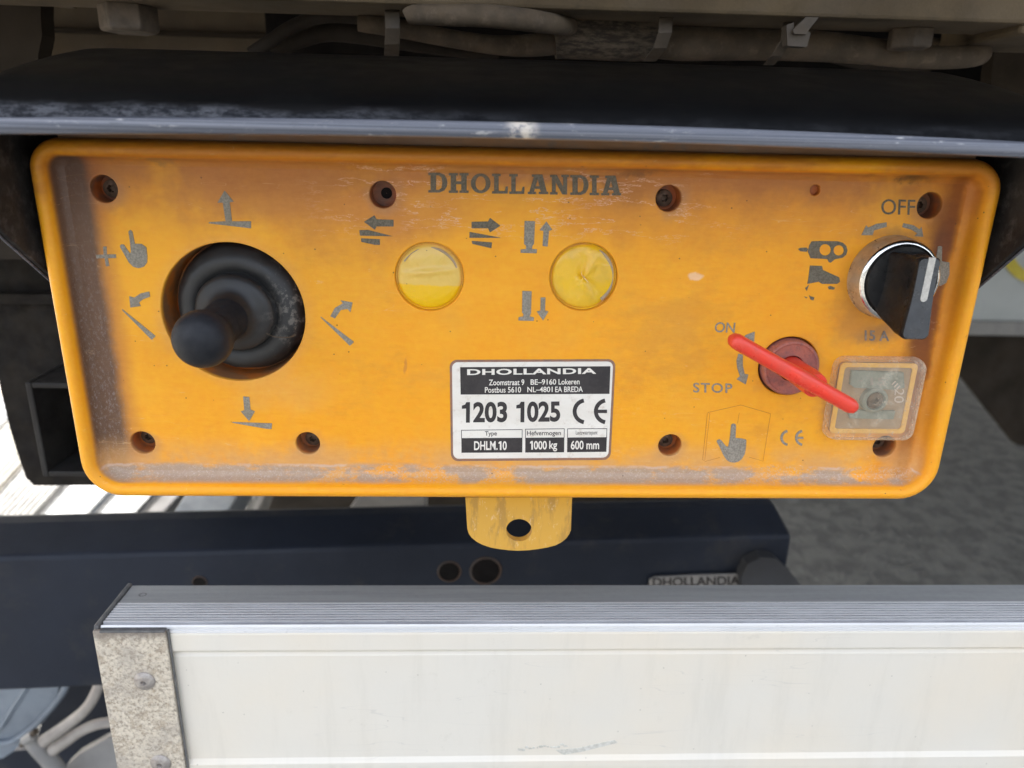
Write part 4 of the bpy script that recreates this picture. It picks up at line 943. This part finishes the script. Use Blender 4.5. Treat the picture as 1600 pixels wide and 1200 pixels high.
# ================================================================== NAVY CROSS BEAM
zt = 1.05 - .30
def on_level(px, py, z): return Q(px, py, z)
TLp = Q(0, 815, zt); TRp = Q(1212, 786, zt)
nb = thing('cross_beam', 'dark navy steel beam crossing behind the lift platform', 'beam', TLp.lerp(TRp, .5))
dirb = (TRp - TLp); dirb.z = 0; dirb.normalize(); perp = Vector((-dirb.y, dirb.x, 0))
if perp.y < 0: perp = -perp
A_ = TLp - dirb * .5; B_ = TRp
def face_pt(px, py, base, n_):      # hit of the pixel ray with the beam's upright plane
    r = ray(px, py); t = (base - CAM).dot(n_) / r.dot(n_); return CAM + r * t
front = TLp - perp * .035
bev = face_pt(600, 853, front, perp).z
bot = face_pt(100, 1074, front, perp).z
m = MB()
secb = [(.016, zt - .004), (.012, zt), (0, zt - .0015), (-.035, bev), (-.036, bev - .004), (-.036, bot), (-.02, bot - .002), (.0155, bot - .001)]
m.loft([[e + perp * a + Vector((0, 0, z - e.z)) for a, z in secb] for e in (A_, B_ - dirb * .0)], True, True, True)
m.build('box_section', M_navy, nb, smooth=False, bevel=.003)
def beam_disc(px, py, rx, mat, name, rim=None):
    c = face_pt(px, py, front - perp * .0012, perp); d = (c - CAM).length; r = rx * d / 1190
    m = MB(); m.lathe([(r, -.004), (r, .0002), (.0001, .0002)], c, axis=-perp, seg=32); m.build(name, mat, nb)
    if rim:
        m = MB(); m.lathe([(r, -.0005), (r * 1.02, .0008), (r * 1.16, .0006), (r * 1.2, -.0005)], c, axis=-perp, seg=32); m.build('hole_rim', rim, nb)
M_rust = simple('rust_rim', (.075, .045, .030), (.05, .04, .035), .8)
beam_disc(702, 893, 16, M_cavity, 'drilled_hole', M_rust); beam_disc(759, 892, 21.5, M_cavity, 'drilled_hole', M_rust); beam_disc(312, 910, 9, M_cavity, 'drilled_hole', M_rust)
# rounded end plate and small nameplate
def on_face(poly, off, name, mat, th=.004, parent=nb):
    vs, fs = shape([[(x, -y) for x, y in poly]], .5); base = front - perp * off
    mm = MB(); mm.add([face_pt(v.x, -v.y, base, perp) - (perp * th if v.z > 0 else Vector((0, 0, 0))) for v in vs], fs); return mm.build(name, mat, parent, smooth=False, bevel=.001)
on_face([(1150, 990), (1150, 890), (1160, 870), (1180, 859), (1202, 861), (1215, 872), (1232, 890), (1262, 930), (1300, 990)], .002, 'end_plate', M_brown if False else simple('grey_end_plate', (.055, .057, .063), (.04, .04, .042), .7, scale=12), .012)
npl = under(on_face([(1014, 960), (1014, 905), (1022, 900), (1080, 897), (1150, 895), (1160, 905), (1170, 960)], .004, 'name_plate', M_greyplate, .002), nb)
m = MB(); vs, fs = text_shape('DHOLLANDIA', .02, 1.0); xs_ = [v.x for v in vs]; ys_ = [v.y for v in vs]
m.add([face_pt(1020 + 136 * (v.x - min(xs_)) / (max(xs_) - min(xs_)), 917 - 14 * (v.y - min(ys_)) / (max(ys_) - min(ys_)) - 3 * (v.x - min(xs_)) / (max(xs_) - min(xs_)), front - perp * .0064, perp) for v in vs], fs)
m.build('lettering', M_labelk, npl, smooth=False, recalc=False)

# ================================================================== LEFT: tube end and curved plate
sq = thing('square_tube', 'black square steel tube end open towards us at the left', 'tube', P(100, 680, .16))
m = MB(); YT = .15
outer = [P(40, 600, YT), P(300, 600, YT), P(300, 745, YT), P(66, 745, YT)]
x0 = P(52, 670, YT).x; x1 = x0 + .20; z1 = P(70, 598, YT).z; z0 = P(70, 745, YT).z; w = .0035
for lo, hi in (((x0, YT, z0), (x0 + w, YT + .30, z1)), ((x0 + w + .0001, YT, z1 - w), (x1, YT + .30, z1 - .0001)), ((x0 + w + .0001, YT, z0 + .0001), (x1, YT + .30, z0 + w))): m.box(lo, hi)
m.box((x0 + w + .0002, YT + .12, z0 + w + .0001), (x1, YT + .124, z1 - w - .0001), 1)
m.build('tube_wall', [simple('black_paint', (.022, .020, .019), (.035, .033, .031), .5, scale=40), M_cavity], sq, smooth=False, bevel=.0008)
cpz = thing('hanging_plate', 'dark curved steel plate behind the tube end at the left', 'plate', P(20, 560, .2))
m = MB(); plate(m, [[(-300, 380), (-60, 380), (-8, 470), (2, 520), (10, 560), (20, 610), (32, 660), (44, 700), (56, 735), (68, 747), (150, 747), (300, 747), (300, 400), (140, 380)]], .24, .012); m.build('plate', M_dark, cpz, smooth=False, bevel=.002)
m = MB(); plate(m, [[(-30, 455), (100, 455), (100, 470), (-30, 470)]], .225, .01); m.build('ledge', M_dark, cpz, smooth=False, bevel=.001)

# ================================================================== sunlit ramps on the left, beyond the shade
ZR = .12
def gp(px, py, z): return Q(px, py, z)
bands = [(-260, -150), (-146, -60), (-56, 32), (38, 118), (124, 190), (196, 232)]
kr = 0
for i, (a, b_) in enumerate(bands):
    # each board runs up to the right in the picture; a, b = where its edges cross y = 815
    far = 640; dx = 190
    p = [gp(a, 830, ZR), gp(b_, 830, ZR), gp(b_ + dx, 620, ZR), gp(a + dx, 620, ZR)]
    names = ['far left, with fine ribs, half cut by the frame', 'second from the left, finely ribbed', 'with fine ribs beside the blue-lit flat board', 'flat and blue-lit, right of the ribbed boards', 'flat and narrow, below the box corner', 'narrowest, at the edge of the shade']
    r_ = thing('ramp_board', 'sunlit aluminium ramp board, ' + names[i], 'ramp', p[0], 'aluminium ramp boards on the left')
    m = MB(); th = Vector((0, 0, .03))
    m.loft([[v - th for v in p], p], True, True, True); m.build('deck', (M_rampb, M_rampc, M_ramp, M_rampb, M_rampb, M_ramp)[i], r_, smooth=False, bevel=.003)
    m = MB(); nrb = 9 if i < 3 else 2
    for q_ in range(nrb):
        t = (q_ + .5) / nrb if i < 3 else (.06 if q_ == 0 else .94)
        c0 = p[0].lerp(p[1], t); c1 = p[3].lerp(p[2], t); m.tube([c0 + Vector((0, 0, .001)), c1 + Vector((0, 0, .001))], .004, 6, 1)
    o = m.build('tread_rib', M_ridge, r_); o['kind'] = 'stuff'
sp = [(250, 300, M_silver), (385, 410, M_greyplate)]
st_ = thing('stacked_profile', 'blue-grey profile in the shade below the left of the box', 'profile', gp(310, 800, .5))
for a, b_ in ((246, 330),):
    p = [gp(a, 840, .5), gp(b_, 840, .5), gp(b_ + 90, 700, .5), gp(a + 90, 700, .5)]; m = MB(); m.loft([[v - Vector((0, 0, .04)) for v in p], p], True, True, True); m.build('bar', M_silver, st_, smooth=False, bevel=.003)
st2 = thing('stacked_profile', 'narrow tan profile right of the blue-grey one', 'profile', gp(400, 800, .5))
p = [gp(372, 840, .5), gp(384, 840, .5), gp(452, 700, .5), gp(440, 700, .5)]; m = MB(); m.loft([[v - Vector((0, 0, .04)) for v in p], p], True, True, True); m.build('bar', M_greyplate, st2, smooth=False, bevel=.002)
un = thing('under_beam', 'dark brown frame member between the box and the navy beam', 'beam', gp(500, 790, .62))
p = [gp(400, 835, .62), gp(1150, 815, .62), gp(1150, 740, .62), gp(440, 740, .62)]
m = MB(); m.loft([[v - Vector((0, 0, .05)) for v in p], p], True, True, True); m.build('bar', M_brown, un, smooth=False, bevel=.003)
wb = thing('pale_bracket', 'small pale bracket peeping between box and navy beam', 'bracket', gp(600, 790, .66))
m = MB(); p = [gp(538, 800, .66), gp(668, 790, .66), gp(668, 765, .66), gp(560, 770, .66)]; m.loft([[v - Vector((0, 0, .01)) for v in p], p], True, True, True); m.build('plate', M_greyplate, wb, smooth=False, bevel=.004)

# ================================================================== lower left: arm and hoses
arm = thing('steel_arm', 'blue-grey channel arm under the navy beam at bottom left', 'arm', P(60, 1120, .40))
YR = .40
m = MB(); plate(m, [[(30, 1040), (110, 1040), (104, 1078), (78, 1104), (40, 1150), (22, 1162), (0, 1165), (-60, 1165), (-60, 1145), (-4, 1145), (-40, 1140)]], YR, .02); m.build('web', M_silver, arm, smooth=False, bevel=.002)
m = MB(); m.tube([P(106, 1060, YR - .022), P(96, 1086, YR - .022), P(60, 1128, YR - .022), P(30, 1152, YR - .022), P(12, 1160, YR - .022), P(-30, 1162, YR - .022)], .0035, 10, 5); m.tube([P(50, 1060, YR - .022), P(20, 1106, YR - .022), P(-6, 1144, YR - .022), P(-40, 1146, YR - .022)], .0022, 8, 4); m.build('rolled_edge', M_silver, arm)
hg = 'hoses under the navy beam'
cable('hose', 'beige hydraulic hose curving down to the fitting, upper one', [(165, 1040), (150, 1082), (132, 1110), (100, 1136), (68, 1158)], [9, 9.5, 10, 11, 12], M_hose, 'hose', hg, Y=.34)
cable('hose', 'beige hydraulic hose arching right behind the pitted end plate', [(230, 1125), (190, 1128), (155, 1131), (125, 1143), (100, 1160), (82, 1172)], [9, 9, 9.5, 10, 11, 11], M_hose, 'hose', hg, Y=.345)
ft = thing('hose_fitting', 'dusty brass-brown fitting joining the two beige hoses', 'fitting', P(60, 1170, .35))
m = MB(); m.tube([P(38, 1158, .335), P(52, 1148, .335)], [.0045, .0045], 8, 1); m.tube([P(44, 1152, .345), P(58, 1168, .345), P(84, 1196, .35), P(100, 1230, .35)], [.0055, .0075, .0085, .0095], 16, 4); m.build('elbow', M_greyplate, ft)
m = MB(); m.tube([P(34, 1164, .335), P(56, 1142, .335)], .0030, 8, 1); m.build('bolt_head', M_bolt, ft)
gpz = thing('guard_plate', 'dusty grey sloping plate beside the hose fitting', 'plate', P(150, 1180, .38))
m = MB(); plate(m, [[(100, 1240), (112, 1185), (130, 1168), (180, 1140), (260, 1120), (260, 1240)]], .38, .01); m.build('plate', M_greyplate, gpz, smooth=False, bevel=.002)
bkp = thing('navy_plate', 'dark grey plate hanging behind the hoses at bottom left', 'plate', P(100, 1120, .46))
m = MB(); plate(m, [[(95, 1050), (60, 1160), (-200, 1190), (-200, 1300), (420, 1300), (420, 1050)]], .46, .01); m.build('plate', M_navy, bkp, smooth=False, bevel=.002)

# ================================================================== far right
pb = thing('pale_cabinet', 'pale grey vehicle panel with a yellow ring beyond the hood', 'vehicle panel', P(1570, 480, 1.4))
m = MB(); z0 = P(1560, 520, 1.4).z; z1 = P(1560, 150, 1.4).z; xl = P(1440, 450, 1.4).x
m.box((xl, 1.4, z0), (xl + 1.6, 2.3, z1)); m.build('panel', M_pale, pb, smooth=False, bevel=.01)
m = MB(); m.box((xl, 1.385, z0 - .004), (xl + 1.6, 1.399, z0 + .03)); m.build('sill', M_greyplate, pb, smooth=False, bevel=.004)
m = MB(); c = P(1640, 368, 1.398); m.lathe([(.112, 0), (.112, .003), (.088, .003), (.088, 0)], c, seg=56); m.build('ring', M_yel, pb)
mf = thing('mud_flap', 'dark brown hanging flap under the pale vehicle panel', 'mud flap', P(1560, 600, 1.5))
m = MB(); plate(m, [[(1440, 500), (1800, 500), (1800, 740), (1580, 690), (1500, 590)]], 1.5, .02); m.build('flap', M_brown, mf, smooth=False, bevel=.004)

# tidy helper properties
for o in bpy.data.objects:
    if '_org' in o.keys(): del o['_org']
